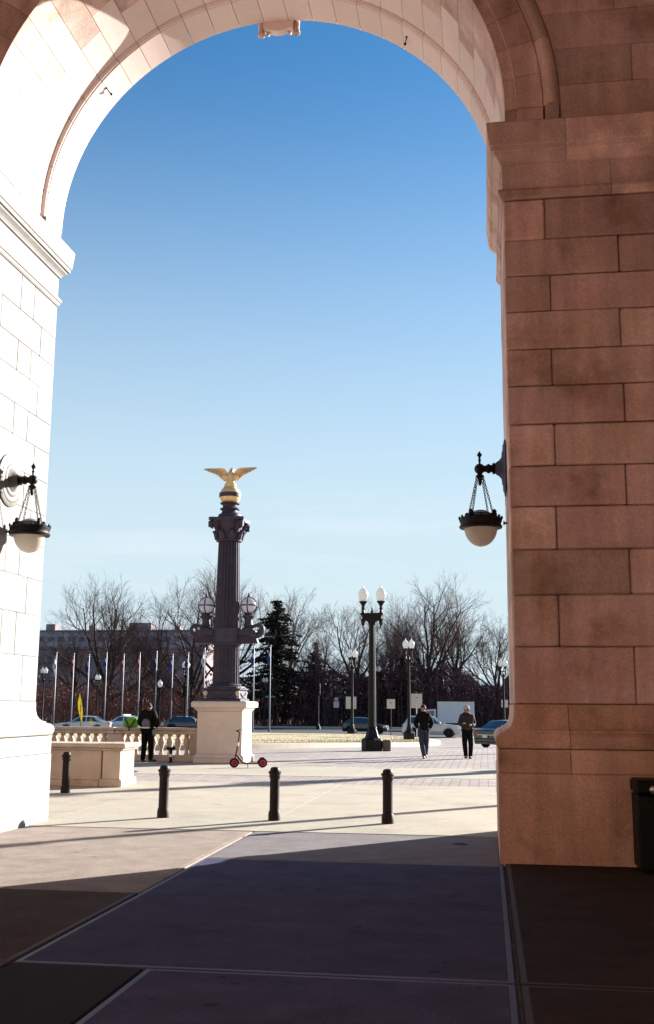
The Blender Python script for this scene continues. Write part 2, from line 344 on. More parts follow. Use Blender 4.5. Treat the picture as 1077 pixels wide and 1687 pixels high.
# raised island with winter lawn
def island():
    edge = [(-40, 36.2), (-12.83, 39.4), (-10.46, 41.0), (-8.87, 43.2), (-6.75, 47.6), (-4.9, 54.2), (-3.6, 62.0), (-2.95, 69.0), (-3.1, 73.5), (-3.9, 77.0), (-6.2, 82.0), (-10.1, 87.4), (-20, 87.8), (-40, 83)]
    m = MB(); n = len(edge)
    def ring(off, dz):
        cx = sum(p[0] for p in edge)/n; cy = sum(p[1] for p in edge)/n
        out = []
        for i, (x, y) in enumerate(edge):
            a = Vector(edge[i-1]) if i else Vector((x-10, y)); b = Vector(edge[(i+1) % n]) if i < n-1 else Vector((x-10, y))
            t = (b-a).normalized(); nn = Vector((-t.y, t.x)); out.append((x+nn.x*off, y+nn.y*off, gz(y+nn.y*off)+dz))
        return out
    r0 = ring(0, -0.05); r1 = ring(0.02, 0.19); r1b = ring(0.07, 0.215); r2 = ring(0.9, 0.215)
    V = r0+r1+r1b+r2
    F = [(k*n+i, k*n+i+1, (k+1)*n+i+1, (k+1)*n+i) for k in range(3) for i in range(n-1)]
    kb = MB().add(V, F)
    tag(kb.build('island_kerb', PLAZA, smooth=True), kind='structure')
    # lawn: ladder strips between left flank and inner ring
    inner = ring(0.88, 0.225)
    g = MB()
    low = inner[:8]; high = inner[:6:-1]
    ts = [i/23 for i in range(24)]
    def along(pl, t):
        ls = [(Vector(pl[i+1])-Vector(pl[i])).length for i in range(len(pl)-1)]; T = sum(ls)*t
        for i, l in enumerate(ls):
            if T <= l or i == len(ls)-1: return Vector(pl[i]).lerp(Vector(pl[i+1]), min(1, T/l))
            T -= l
    rows = []
    for t in ts:
        a = along(low, t); b = along(high, t); rows.append([a.lerp(b, j/16) for j in range(17)])
    for r in rows:
        for p in r: p.z = gz(p.y)+0.228
    V = [p for r in rows for p in r]; F = [(i*17+j, i*17+j+1, (i+1)*17+j+1, (i+1)*17+j) for i in range(23) for j in range(16)]
    g.add(V, F)
    rng = random.Random(5)
    for _ in range(9000):   # blades that roughen the lawn's edge
        t = rng.random(); u = rng.random()
        a = along(low, t); b = along(high, t); p = a.lerp(b, u*.98+.01); z = gz(p.y)+0.22
        w = .03; h = rng.uniform(.03, .08); an = rng.uniform(0, PI)
        dx, dy = w*math.cos(an), w*math.sin(an); lx = rng.uniform(-.03, .03)
        g.add([(p.x-dx, p.y-dy, z), (p.x+dx, p.y+dy, z), (p.x+lx, p.y, z+h)], [(0, 1, 2)])
    GR = mat('winter_grass', (0.60, 0.50, 0.31), 0.95, col2=(0.49, 0.41, 0.26), scale=0.5, spec=0.05)
    o = g.build('lawn', GR, raw=True); tag(o, 'straw yellow winter lawn on the raised kerbed island', 'lawn', kind='stuff')
island()

# ------------------------------------------------------------------ station facade with the great arch
XC, RI, ZC = -3.155, 3.46, 9.12             # arch centre, inner radius, spring centre
YI, YF = 12.64, 15.40                       # loggia face and street face of the wall
XR = XC+RI+0.005                            # shaft face of the right pier (0.31)
COURSES = [1.73, 2.38, 2.98, 3.51, 4.02, 4.51, 5.02, 5.49, 5.95, 6.43, 6.89, 7.36, 7.89]
UP = [8.88, 9.40, 9.90, 10.40, 10.88, 11.36, 11.84, 12.32, 12.80, 13.30, 13.80, 14.5]
def facade():
    root = empty('station_facade', (XC, YF, 0), 'stone station front with a tall arch opening onto the plaza', 'building')
    inv = Matrix.Translation((-XC, -YF, 0))
    def part(m, name, ma=STONE, **k):
        o = m.build(name, ma, root, **k); o.matrix_parent_inverse = inv; return o
    # solid core, set back behind the facing stones
    core = MB()
    bays = [XC-14.5, XC, XC+14.5]; pw = RI+0.07
    def arch_bay(xc, x0, x1, top=17.5):
        y0, y1 = YI+.09, YF-.09; r = RI+0.10; n = 40
        core.box(x0, xc-pw, y0, y1, 0, top); core.box(xc+pw, x1, y0, y1, 0, top)
        pts = [(xc+r*math.cos(PI*i/n), ZC+r*math.sin(PI*i/n)) for i in range(n+1)]
        pts[0] = (xc+pw, ZC); pts[-1] = (xc-pw, ZC)
        for i in range(n):
            a, b = pts[i], pts[i+1]
            core.add([(a[0], y0, a[1]), (b[0], y0, b[1]), (b[0], y0, top), (a[0], y0, top), (a[0], y1, a[1]), (b[0], y1, b[1]), (b[0], y1, top), (a[0], y1, top)],
                     [(0, 1, 2, 3), (4, 7, 6, 5), (0, 4, 5, 1), (3, 2, 6, 7)])
    arch_bay(bays[0], XC-32, XC-7.25); arch_bay(bays[1], XC-7.25, XC+7.25); arch_bay(bays[2], XC+7.25, XC+32)
    part(core, 'wall_core', MORTAR, smooth=False)
    C = 0.016
    rng = random.Random(3)
    # pier shafts: coursed blocks, quoins alternating; sgn=+1 right pier, -1 left pier (mirrored about XC)
    for sgn in (1, -1):
        G = .006 if sgn > 0 else .002
        def bx(a, b, y0, y1, z0, z1, name='stone_block', ma=STONE, c=C):
            x0, x1 = (XC+a, XC+b) if sgn > 0 else (XC-b, XC-a)
            q = [G*rng.uniform(.5, 1.5) for _ in range(4)]
            part(MB().cbox(x0+q[0], x1-q[1], y0+.003, y1-.003, z0+q[2], z1-q[3], c*rng.uniform(.6, 1.3)*(1 if sgn > 0 else .45)), name, ma, smooth=False)
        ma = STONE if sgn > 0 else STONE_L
        sx = RI+0.005
        for i in range(len(COURSES)-1):
            z0, z1 = COURSES[i], COURSES[i+1]
            odd = i % 2 == 0
            q = 1.37 if odd else 0.53
            j = rng.uniform(-.03, .03)
            yq = YI+(0.85 if odd else 1.45); yfq = YF-(0.85 if not odd else 0.55)
            bx(sx, sx+q+j, YI, yq, z0, z1, ma=ma)
            bx(sx, sx+.45, yq, yfq, z0, z1, ma=ma)
            bx(sx, sx+(q if not odd else .9), yfq, YF, z0, z1, ma=ma)
            x = sx+q+j
            while x < sx+7.4:
                x2 = x+1.66+rng.uniform(-.08, .08)
                if sgn > 0 or x < sx+.6: bx(x, x2, YI+rng.uniform(0, .003), YI+.3, z0, z1, ma=ma)
                x = x2
    # swept mouldings, mitred round the pier corners
    def sweep(path, prof, name, ma, cuts=()):
        """path: XY polyline, outward normal to its right; prof: (offset, z) closed loop"""
        P = [Vector(p) for p in path]; segs = []
        nr = []
        for i in range(len(P)-1):
            d = (P[i+1]-P[i]).normalized(); nr.append(Vector((d.y, -d.x)))
        def off(i, o):
            if i == 0: return P[0]+nr[0]*o
            if i == len(P)-1: return P[-1]+nr[-1]*o
            a, b = nr[i-1], nr[i]; mI = (a+b)/(1+a.dot(b)); return P[i]+mI*o
        k = len(prof)
        m = MB(); V = []
        for i in range(len(P)):
            for o, z in prof: q = off(i, o); V.append((q.x, q.y, z))
        F = [(i*k+j, i*k+(j+1) % k, (i+1)*k+(j+1) % k, (i+1)*k+j) for i in range(len(P)-1) for j in range(k)]
        F += [tuple(range(k)), tuple((len(P)-1)*k+j for j in range(k))[::-1]]
        m.add(V, F); return part(m, name, ma, smooth=True, ang=28)
    IMP = [(-.12, 8.36), (.0, 8.36), (.025, 8.37), (.035, 8.40), (.06, 8.43), (.095, 8.46), (.105, 8.49), (.13, 8.495), (.135, 8.55), (.15, 8.56), (.155, 8.60), (.175, 8.79), (.18, 8.84), (.17, 8.86), (-.12, 8.90)]
    FRZ = [(-.12, 8.035), (.0, 8.035), (.0, 8.357), (-.12, 8.357)]
    AST = [(-.12, 7.895), (.004, 7.895), (.016, 7.905), (.03, 7.935), (.032, 7.955), (.045, 7.96), (.052, 7.985), (.045, 8.015), (.02, 8.03), (-.12, 8.032)]
    TOR = [(-.15, 1.234), (.16, 1.234), (.195, 1.245), (.215, 1.285), (.22, 1.33), (.205, 1.375), (.17, 1.405), (.125, 1.415), (.12, 1.435), (.095, 1.44), (.05, 1.47), (.02, 1.52), (.004, 1.60), (.0, 1.726), (-.15, 1.726)]
    PL2 = [(-.15, .974), (.186, .974), (.192, .98), (.192, 1.222), (.186, 1.23), (-.15, 1.23)]
    PL1 = [(-.15, -.05), (.198, -.05), (.198, .962), (.190, .97), (-.15, .97)]
    def runs(sgn, prof, name, ma, cutX, cutY):
        sx = XC+sgn*(RI+.005); g = .003
        ends = [sx+sgn*d for d in cutX]
        segs = []
        # corner stone wraps the inner arris, further stones run along both faces
        c0 = (sx, cutY[0]-g) if True else None
        chain = [[(sx, cutY[0]+g), (sx, YI), (ends[0]-sgn*g, YI)]]
        ch2 = list(chain[0])
        paths = [ch2]
        for a, b in zip(ends[:-1], ends[1:]): paths.append([(a+sgn*g, YI), (b-sgn*g, YI)])
        prev = cutY[0]
        for y in cutY[1:]: paths.append([(sx, y+(-g)), (sx, prev+g)] if False else [(sx, y-g), (sx, prev+g)]); prev = y
        paths.append([(sx+sgn*1.2, YF), (sx, YF), (sx, prev+g)])
        for p in paths:
            # path goes street side -> loggia -> along loggia face; outward normal: right pier needs left side
            if sgn < 0: p = p[::-1]
            sweep(p, prof, name, ma)
    for sgn in (1, -1):
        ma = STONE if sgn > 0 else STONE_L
        runs(sgn, IMP, 'impost_stone', ma, [0.78, 2.5, 4.4, 6.2, 7.4], [13.9])
        runs(sgn, FRZ, 'frieze_stone', ma, [1.32, 3.1, 5.0, 7.4], [14.2])
        runs(sgn, AST, 'astragal_stone', ma, [1.32, 3.1, 5.0, 7.4], [14.2])
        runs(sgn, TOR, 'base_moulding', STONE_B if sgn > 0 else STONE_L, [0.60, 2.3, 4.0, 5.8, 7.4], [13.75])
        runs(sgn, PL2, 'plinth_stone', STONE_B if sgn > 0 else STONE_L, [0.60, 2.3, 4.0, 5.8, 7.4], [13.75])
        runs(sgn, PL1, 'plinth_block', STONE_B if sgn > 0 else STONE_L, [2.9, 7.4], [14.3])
    # arch ring swept stones: profile (r, y) swept between two angles
    def arc(prof, a0, a1, n, name, ma=STONE, stilt=False):
        m = MB(); k = len(prof); V = []
        for i in range(n+1):
            a = a0+(a1-a0)*i/n
            for r, y in prof: V.append((XC+r*math.cos(a), y, ZC+r*math.sin(a)))
        F = [(i*k+j, i*k+(j+1) % k, (i+1)*k+(j+1) % k, (i+1)*k+j) for i in range(n) for j in range(k)]
        F += [tuple(range(k)), tuple(n*k+j for j in range(k))[::-1]]
        m.add(V, F); return part(m, name, ma, smooth=True, ang=28)
    NV = 27; ga = 0.0012; YG = 14.71
    for i in range(NV):
        a0 = PI*i/NV+ga; a1 = PI*(i+1)/NV-ga
        ma = STONE_S
        # street-side ring, slightly proud, with its little bead
        arc([(RI, YF), (RI, YG+.07), (RI+.012, YG+.055), (RI+.012, YG+.03), (RI+.035, YG+.012), (RI+.05, YG), (RI+.3, YG), (RI+.6, YG+.05), (RI+.6, YF)], a0, a1, 3, 'voussoir', ma)
        # soffit stones, cross joints staggered
        yc = YI+(1.0 if i % 2 else 1.35)
        arc([(RI+.06, YG-.004), (RI+.06, yc+.003), (RI+.3, yc+.003), (RI+.3, YG-.004)], a0, a1, 3, 'soffit_stone', ma)
        # loggia-side ring with stepped fascia
        arc([(RI+.06, yc-.003), (RI+.06, YI+.035), (RI+.068, YI+.028), (RI+.20, YI+.022), (RI+.205, YI+.002), (RI+.215, YI-.004), (RI+.535, YI-.004), (RI+.54, YI+.02), (RI+.54, yc-.003)], a0, a1, 3, 'voussoir', STONE)
    for i in range(14):        # roll moulding
        a0 = PI*i/14+ga; a1 = PI*(i+1)/14-ga
        pr = [(RI+.545, YI+.05), (RI+.545, YI-.01), (RI+.56, YI-.02), (RI+.565, YI-.035)]+[(RI+.645+.075*math.cos(t), YI-.035-.06*math.sin(t)) for t in [PI*(1-q/6) for q in range(7)]]+[(RI+.73, YI-.03), (RI+.745, YI+.0), (RI+.745, YI+.05)]
        arc(pr, a0, a1, 5, 'roll_moulding', STONE)
    # stilted stones between impost and springing
    for sgn in (1, -1):
        def bx(a, b, y0, y1, z0, z1, name='stone_block', ma=STONE):
            x0, x1 = (XC+a, XC+b) if sgn > 0 else (XC-b, XC-a)
            part(MB().cbox(x0+.002, x1-.002, y0+.002, y1-.002, z0+.002, z1-.002, .006), name, ma, smooth=False)
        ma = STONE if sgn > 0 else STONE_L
        bx(RI, RI+.4, YG+.07, YF, 8.90, ZC, ma=ma); bx(RI+.06, RI+.4, YI+.035, YG+.002, 8.90, ZC, ma=ma)
        bx(RI+.21, RI+.538, YI-.004, YI+.3, 8.90, ZC); bx(RI+.56, RI+.73, YI-.07, YI+.05, 8.90, ZC, 'roll_moulding')
    # spandrel courses on the loggia face, cut to the ring
    ro = RI+.748
    def edge(z):
        d = z-ZC
        if d <= 0: return ro
        return math.sqrt(max(0, ro*ro-d*d)) if d < ro else 0
    for sgn in (1, -1):
        for i in range(len(UP)-1):
            z0, z1 = UP[i]+.004, UP[i+1]-.004
            zs = [z0+(z1-z0)*t/5 for t in range(6)]
            x = edge(UP[i]); first = True; k = 0
            xe = 7.4
            nx = x+(0.9 if i % 2 else 1.55)
            while x < xe-.2:
                nx = min(nx, xe)
                if first: poly = [(edge(z)+.004, z) for z in zs[::-1]]+[(max(edge(z0), 0)+.004, z0)]+[(nx-.004, z0), (nx-.004, z1)]
                else: poly = [(x+.004, z0), (nx-.004, z0), (nx-.004, z1), (x+.004, z1)]
                poly = [(XC+sgn*p[0], p[1]) for p in poly]
                part(MB().prism(poly, 'Y', YI+rng.uniform(0, .004), YI+.2), 'stone_block', STONE, smooth=False)
                x = nx; nx = x+1.6+rng.uniform(-.1, .1); first = False
    # carved keystone console let into the crown, its foot hanging below the street side of the ring
    kx = XC+.03
    k = part(MB().prism([(kx-.25, 12.52), (kx-.24, 12.45), (kx-.14, 12.43), (kx-.07, 12.405), (kx, 12.395), (kx+.07, 12.405), (kx+.14, 12.43), (kx+.24, 12.45), (kx+.25, 12.52), (kx+.27, 12.9), (kx-.27, 12.9)], 'Y', YF-.02, YF+.12), 'keystone', STONE_S, smooth=False)
    for dx in (-.29, .29):
        o = part(MB().lathe([(.045, 12.36), (.062, 12.375), (.06, 12.41), (.045, 12.44), (.05, 12.50), (.056, 12.60), (.056, 12.80)], 12, (kx+dx, YF+.06, 0)), 'scroll', STONE); o.parent = k; o.matrix_parent_inverse = Matrix()
    for dx in (-.19, .19):
        o = part(MB().tube([(kx+dx, YF+.12, 12.8), (kx+dx*.98, YF+.13, 12.5), (kx+dx*.95, YF+.09, 12.40), (kx+dx*.92, YF+.03, 12.39)], .028, 8), 'fillet', STONE); o.parent = k; o.matrix_parent_inverse = Matrix()
    # two small iron fixings left in the soffit
    for a, y in ((R(140), 14.95), (R(52), 15.0)):
        p = Vector((XC+(RI-.005)*math.cos(a), y, ZC+(RI-.005)*math.sin(a))); q = p+Vector((-.05*math.cos(a), .12, -.05*math.sin(a)))
        part(MB().tube([p, q], .008, 6).sphere(q, .022, 8, 6).sphere(p, .018, 8, 6), 'hook', IRON)
facade()

# the rest of the loggia that the light bounces in
def loggia():
    LW = mat('loggia_wall', (0.92, 0.61, 0.50), 0.85, var=0.15, scale=1.5, spec=0.2)
    LC = mat('loggia_plaster', (0.17, 0.12, 0.10), 0.9, var=0.12, scale=1.5, spec=0.1)
    m = MB().box(XC-32, XC+32, -2.2, -0.9, -.05, 17.4); tag(m.build('back_wall', LW, smooth=False), kind='structure')
    for x in (XC-32.6, XC+32.0): tag(MB().box(x, x+.6, -4.2, 15.3, -.05, 17.4).build('side_wall', LW, smooth=False), kind='structure')
    m = MB().box(XC-32.6, XC+32.6, -4.2, 15.5, 14.52, 15.0); tag(m.build('loggia_ceiling', LC, smooth=False), kind='structure')
    m = MB().box(XC-33, XC+33, -40, 16.2, 17.41, 18.2); tag(m.build('roof', LC, smooth=False), kind='structure')
    # floor: slabs with a tooled margin, sun and shade painted into their tones
    fl = bpy.data.objects.new('loggia_floor', None); COL.objects.link(fl); tag(fl, kind='structure')
    xs = [-23.1, -19.8, -16.5, -13.2, -9.85, -6.52, -3.18, 0.16, 3.5, 6.84, 10.2, 13.5, 16.8, 20.1, 23.4]; ys = [-0.9, 2.3, 7.20, 14.90]
    g = .010
    FLOOR_P = mat('pale_floor', (0.64, 0.48, 0.40), 0.7, var=0.1, scale=2, spec=0.3)  # slabs out of view, made pale to bounce light onto the pier
    def slab(x0, x1, y0, y1, ma, me, w=.05):
        b = MB(); V = []
        for a, h in [(0, -.1), (0, -.008), (.012, 0), (w, .001), (w+.006, .0035)]: V += [(x0+a, y0+a, h), (x1-a, y0+a, h), (x1-a, y1-a, h), (x0+a, y1-a, h)]
        F = [(q*4+k, q*4+(k+1) % 4, q*4+4+(k+1) % 4, q*4+4+k) for q in range(4) for k in range(4)]+[(16, 17, 18, 19)]
        o = b.add(V, F).build('paving_slab', ma, fl, smooth=False); o.data.materials.append(me)
        for p in o.data.polygons:                                       # trowelled margin
            if p.center.z > -.001 and min(v for v in p.vertices) < 12 and p.normal.z > .5: p.material_index = 1
    for i in range(len(xs)-1):
        for j in range(len(ys)-1):
            x0, x1, y0, y1 = xs[i]+g, xs[i+1]-g, ys[j]+g, ys[j+1]-g
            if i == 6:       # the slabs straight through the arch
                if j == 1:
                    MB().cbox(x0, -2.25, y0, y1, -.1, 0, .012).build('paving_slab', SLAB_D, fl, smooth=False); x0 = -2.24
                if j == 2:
                    slab(x0, x1, 12.252, y1, SLAB_SUN, SLAB_SUN); y1 = 12.248  # pale sunlit piece split off near the shadow edge
                slab(x0, x1, y0, y1, SLAB_SHADE, SLAB_M)
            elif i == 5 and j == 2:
                slab(x0, x1, 9.953, y1, SLAB_B_SUN, SLAB_B_SUN); slab(x0, x1, y0, 9.947, SLAB_B_SHADE, SLAB_MB)  # one slab in two tones: pale for sun, dark for shade
            elif i == 5: slab(x0, x1, y0, y1, SLAB_B_SHADE, SLAB_MB)
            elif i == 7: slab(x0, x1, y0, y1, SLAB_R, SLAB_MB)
            else: slab(x0, x1, y0, y1, FLOOR_P, FLOOR_P)
    # pale concrete slabs outside the arch
    pl = bpy.data.objects.new('plaza_paving', None); COL.objects.link(pl); tag(pl, kind='structure')
    ys = [14.905, 19.25, 23.9]
    for i in range(len(xs)-1):
        for j in range(2):
            MB().cbox(xs[i]+.002, xs[i+1]-.002, ys[j]+.002, ys[j+1]-.002, -.1, .006, .0015).build('paving_slab', PLAZA, pl, smooth=False)
    # light kerb band at the edge of the brick field
    for i in range(len(xs)-1):
        MB().cbox(xs[i]+.002, xs[i+1]-.002, 26.4, 30.6, -.1, .006, .0015).build('paving_slab', PLAZA, pl, smooth=False)
loggia()

# ------------------------------------------------------------------ hanging wall lanterns
def lantern(x, y, sgn, label):
    """local: wall plane at x=0, arm reaches to +x; sgn mirrors"""
    root = empty('wall_lantern', (x, y, -0.098), label, 'lantern', 0 if sgn > 0 else PI, 'lanterns on the arch piers')
    z = 4.665; root.scale = (1.05,)*3
    MB().lathe([(.36, .0), (.362, .012), (.34, .022), (.315, .024), (.30, .030), (.29, .036), (.26, .036), (.24, .030), (.225, .033), (.21, .046), (.19, .05), (.165, .044), (.13, .06), (.10, .085), (.07, .13)], 28, (0, 0, z), 'X').build('wall_plate', BRONZE if sgn < 0 else PLATE, root)
    MB().lathe([(.05, .10), (.07, .14), (.075, .16), (.05, .17), (.045, .19), (.06, .20), (.06, .225), (.045, .24), (.04, .27), (.03, .30)], 14, (0, 0, z), 'X').build('arm', IRON, root)
    ax = .325
    hub = MB().sphere((ax, 0, z), .068, 14, 10).build('hub', IRON, root)
    MB().lathe([(.012, .06), (.014, .10), (.022, .12), (.012, .125), (.014, .15), (.024, .165), (.034, .185), (.02, .20), (.008, .225)], 10, (ax, 0, z)).build('finial', IRON, hub)
    MB().lathe([(.008, -.215), (.02, -.20), (.024, -.16), (.02, -.13), (.038, -.115), (.055, -.10), (.05, -.085), (.03, -.07), (.03, -.05)], 10, (ax, 0, z)).build('drop', IRON, hub)
    # four chains of links
    zb, zt, rr = 4.07, 4.57, .185
    for k in range(4):
        a = PI/4+k*PI/2+.2
        p0 = Vector((ax+.045*math.cos(a), .045*math.sin(a), zt)); p1 = Vector((ax+rr*math.cos(a), rr*math.sin(a), zb))
        d = (p1-p0); nl = 15; ch = MB(); dn = d.normalized()
        u = dn.cross(Vector((0, 0, 1))).normalized(); w = dn.cross(u)
        for i in range(nl):
            c = p0+d*((i+.5)/nl); e = u if i % 2 else w
            L_ = d.length/nl*.66; ring = [c+dn*L_*math.cos(t)+e*.012*math.sin(t) for t in [2*PI*q/8 for q in range(9)]]
            ch.tube(ring, .0042, 4, caps=False)
        ch.build('chain', IRON, root)
    # iron ring with lugs
    rg = MB().lathe([(.235, 3.90), (.262, 3.905), (.27, 3.925), (.255, 3.94), (.252, 3.965), (.262, 3.985), (.268, 4.01), (.255, 4.03), (.235, 4.035), (.215, 4.05), (.205, 4.05), (.205, 3.91)], 32, (ax, 0, 0)).build('ring', IRON, root)
    for k in range(4):
        a = PI/4+k*PI/2+.2
        MB().lathe([(.03, 4.03), (.034, 4.06), (.026, 4.085), (.03, 4.10), (.012, 4.125)], 8, (ax+.205*math.cos(a), .205*math.sin(a), 0)).build('lug', IRON, rg)
    for k in range(12):
        a = k*PI/6
        MB().sphere((ax+.262*math.cos(a), .262*math.sin(a), 4.035), .016, 6, 5, sz=1.6).build('stud', IRON, rg)
    MB().lathe([(.012, -.045), (.012, -.02), (.03, 0), (.022, .006)], 8, (ax-.285, 0, 3.965), 'X').build('latch', IRON, rg)
    MB().lathe([(.155, 4.075), (.162, 4.08), (.155, 4.086), (.148, 4.08)], 28, (ax, 0, 0)).build('crown_hoop', IRON, rg)
    MB().lathe([(.206*math.cos(t), 3.915-.24*math.sin(t)) for t in [PI/2*q/10 for q in range(10)]]+[(.02, 3.675)], 28, (ax, 0, 0)).build('glass_bowl', BOWL, root)
    MB().lathe([(.14*math.cos(t), 4.055+.085*math.sin(t)) for t in [PI/2*q/7 for q in range(7)]]+[(.01, 4.14)], 22, (ax, 0, 0)).build('glass_dome', CLEARG, root)
    return root
PLATE = mat('verdigris_plate', (0.15, 0.135, 0.115), 0.6, 0.0, col2=(0.09, 0.09, 0.075), scale=9, bump=0.3, bscale=25)
BOWL = mat('frosted_glass', (0.86, 0.80, 0.70), 0.3, trans=0.45, var=0.12, scale=9)
CLEARG = mat('pale_glass', (0.72, 0.78, 0.82), 0.15, trans=0.6)
lantern(XC-RI-.002, 14.07, 1, 'hanging bowl lantern with pale round plate on the sunlit pier')
lantern(XC+RI+.002, 14.07, -1, 'hanging bowl lantern seen against the sky beside the brown pier')

# ------------------------------------------------------------------ bollards
def bollard():
    r = empty('bollard', (0, 0, 0), '', 'bollard', 0, 'iron bollards in front of the arch')
    MB().lathe([(.085, 0), (.092, .0), (.092, .09), (.088, .10), (.088, .125), (.082, .135)], 20).build('foot', BOLL, r)
    body = MB(); prof = []
    n = 40; V = []; F = []
    for h, rad, fl in [(.135, .074, 0), (.15, .074, 1), (.60, .072, 1), (.615, .072, 0)]:
        for i in range(n): q = rad-(.005 if (fl and i % 2) else 0); a = 2*PI*i/n; V.append((q*math.cos(a), q*math.sin(a), h))
    F = [(j*n+i, j*n+(i+1) % n, (j+1)*n+(i+1) % n, (j+1)*n+i) for j in range(3) for i in range(n)]
    MB().add(V, F).build('shaft', BOLL, r)
    MB().lathe([(.074, .60), (.078, .615), (.084, .625), (.084, .675), (.098, .685), (.10, .70), (.092, .712), (.074, .72), (.072, .745), (.06, .765), (.035, .776), (.01, .778)], 20).build('cap', BOLL, r)
    return r
b0 = bollard(); b0.location = (-4.90, 16.35, 0.006); b0['label'] = 'iron bollard standing in front of the small standpipe'
clone(b0, (-3.17, 16.30, 0.006), .3, 'iron bollard in front of the red wheeled scooter')
clone(b0, (-1.465, 16.22, 0.006), .7, 'iron bollard nearest the brown stone pier')
clone(b0, (-8.06, 20.35, 0.006), 1.1, 'iron bollard standing before the panelled parapet')

# small drain cover let into the slab by the pier
dr = empty('floor_drain', (-.36, 14.05, .004), 'small round drain in the shaded slab beside the brown pier', 'drain')
MB().lathe([(.10, .0), (.10, .006), (.085, .009), (.02, .009)], 20).build('frame', IRON, dr)
for i_ in range(4): MB().box(-.06, .06, -.05+i_*.028, -.038+i_*.028, .0085, .012).build('bar', IRON, dr)

# ------------------------------------------------------------------ dark litter bin against the pier
def litter_bin():
    DG = mat('bin_green', (0.005, 0.008, 0.005), 0.55, var=0.3, scale=6, spec=.2)
    r = empty('litter_bin', (1.54, 11.95, 0), 'dark green metal bin at the foot of the brown pier', 'bin')
    MB().cbox(0, .62, 0, .48, .03, .80, .02).build('body', DG, r)
    MB().cbox(-.012, .632, -.015, .49, .80, .95, .025).build('lid', DG, r)
    MB().cbox(.09, .53, -.012, .01, .08, .74, .008).build('door_panel', DG, r)
    MB().cbox(.03, .59, .03, .45, 0, .035, .01).build('plinth', IRON, r)
    MB().lathe([(.04, 0), (.04, -.012), (.03, -.02), (.005, -.022)], 16, (.165, -.015, .855), 'Y').build('lock', CHROME, r)
litter_bin()

# ------------------------------------------------------------------ low parapet with panelled end, and balustrade
def parapet():
    r = empty('parapet_wall', (-8.4, 22.4, 0), 'low stone parapet with panelled face and sunlit squared end', 'wall')
    inv = Matrix.Translation((8.4, -22.4, 0))
    def P(m, n, ma=BALSTONE, par=r, **k):
        o = m.build(n, ma, par, **k); o.matrix_parent_inverse = inv if par is r else Matrix(); return o
    y0, y1 = 21.95, 22.95
    P(MB().cbox(-7.98, -7.50, y0, y1, 0, .16, .02), 'pier_base'); P(MB().cbox(-7.93, -7.55, y0+.04, y1-.04, .16, .74, .012), 'pier')
    P(MB().cbox(-7.97, -7.49, y0+.005, y1-.005, .742, .79, .018), 'pier_neck'); P(MB().cbox(-8.02, -7.43, y0-.05, y1+.05, .792, .89, .025), 'pier_cap')
    x = -7.985
    for i, w in enumerate((1.55, 1.6, 1.6, 1.6)):
        x0 = x-w
        P(MB().cbox(x0+.003, x-.003, y0+.02, y1-.02, 0, .13, .018), 'base_stone'); P(MB().cbox(x0+.003, x-.003, y0+.13, y1-.12, .13, .75, .01), 'wall_stone')
        P(MB().cbox(x0+.003, x0+.42, y0+.08, y0+.2, .131, .735, .01), 'pilaster')
        P(MB().cbox(x0+.003, x-.003, y0+.05, y1-.05, .752, .80, .015), 'neck_stone'); P(MB().cbox(x0+.003, x-.003, y0-.03, y1+.03, .802, .885, .02), 'coping_stone')
        x = x0
parapet()
def balustrade():
    r = empty('balustrade', (-11, 32.2, 0), 'stone balustrade with vase balusters running to the column pedestal', 'balustrade')
    inv = Matrix.Translation((11, -32.2, 0))
    def P(m, n, ma=BALSTONE, **k): o = m.build(n, ma, r, **k); o.matrix_parent_inverse = inv; return o
    y = 32.2
    x = -8.56; bal = None
    prof = [(.065, .20), (.065, .24), (.045, .26), (.055, .29), (.085, .36), (.095, .42), (.075, .52), (.05, .62), (.042, .68), (.055, .70), (.045, .72), (.065, .74), (.065, .79)]
    prof = [(.075, .205), (.075, .25), (.05, .27), (.062, .29), (.05, .32), (.058, .38), (.088, .47), (.105, .56), (.095, .64), (.05, .73), (.075, .745), (.075, .80)]
    segs = [(-8.56, -8.86), (-10.95, -11.45), (-14.1, -14.6)]
    ends = []
    for a, b in segs: P(MB().cbox(b, a, y-.17, y+.17, .202, .80, .012), 'dado')
    for a, b in [(-8.56, -11.2), (-11.205, -14.35), (-14.355, -17.4), (-17.405, -20.4)]:
        P(MB().cbox(b, a, y-.19, y+.19, .0, .2, .02), 'plinth_stone'); P(MB().cbox(b, a, y-.20, y+.20, .802, .90, .025), 'rail_bed'); P(MB().cbox(b, a, y-.22, y+.22, .902, 1.0, .03), 'rail_stone')
    for lo, hi in ((-10.95, -8.86), (-14.1, -11.45), (-20.2, -14.6)):
        n = max(1, int(round((hi-lo)/.262)))
        for i in range(n):
            xx = lo+(i+.5)*(hi-lo)/n
            if bal is None:
                bal = MB().lathe(prof, 14).mesh('baluster', BALSTONE)
            o = link('baluster', bal, r); o.location = (xx+11, 0, 0)
balustrade()

# standpipe with a two-way head by the balustrade
def standpipe():
    r = empty('standpipe', (-9.28, 31.55, 0), 'short dark standpipe with forked head and pale band by the balustrade', 'standpipe')
    MB().lathe([(.07, 0), (.07, .02), (.045, .03), (.045, .17)], 12).build('pipe', IRON, r)
    MB().lathe([(.052, .17), (.052, .25)], 12).build('collar', WHITE, r)
    MB().lathe([(.045, .25), (.05, .38), (.06, .42), (.03, .45)], 12).build('head', IRON, r)
    for s in (-1, 1): MB().tube([(0, 0, .38), (s*.07, -.02, .41), (s*.12, -.03, .44)], [.04, .042, .05], 10).build('outlet', IRON, r)
standpipe()

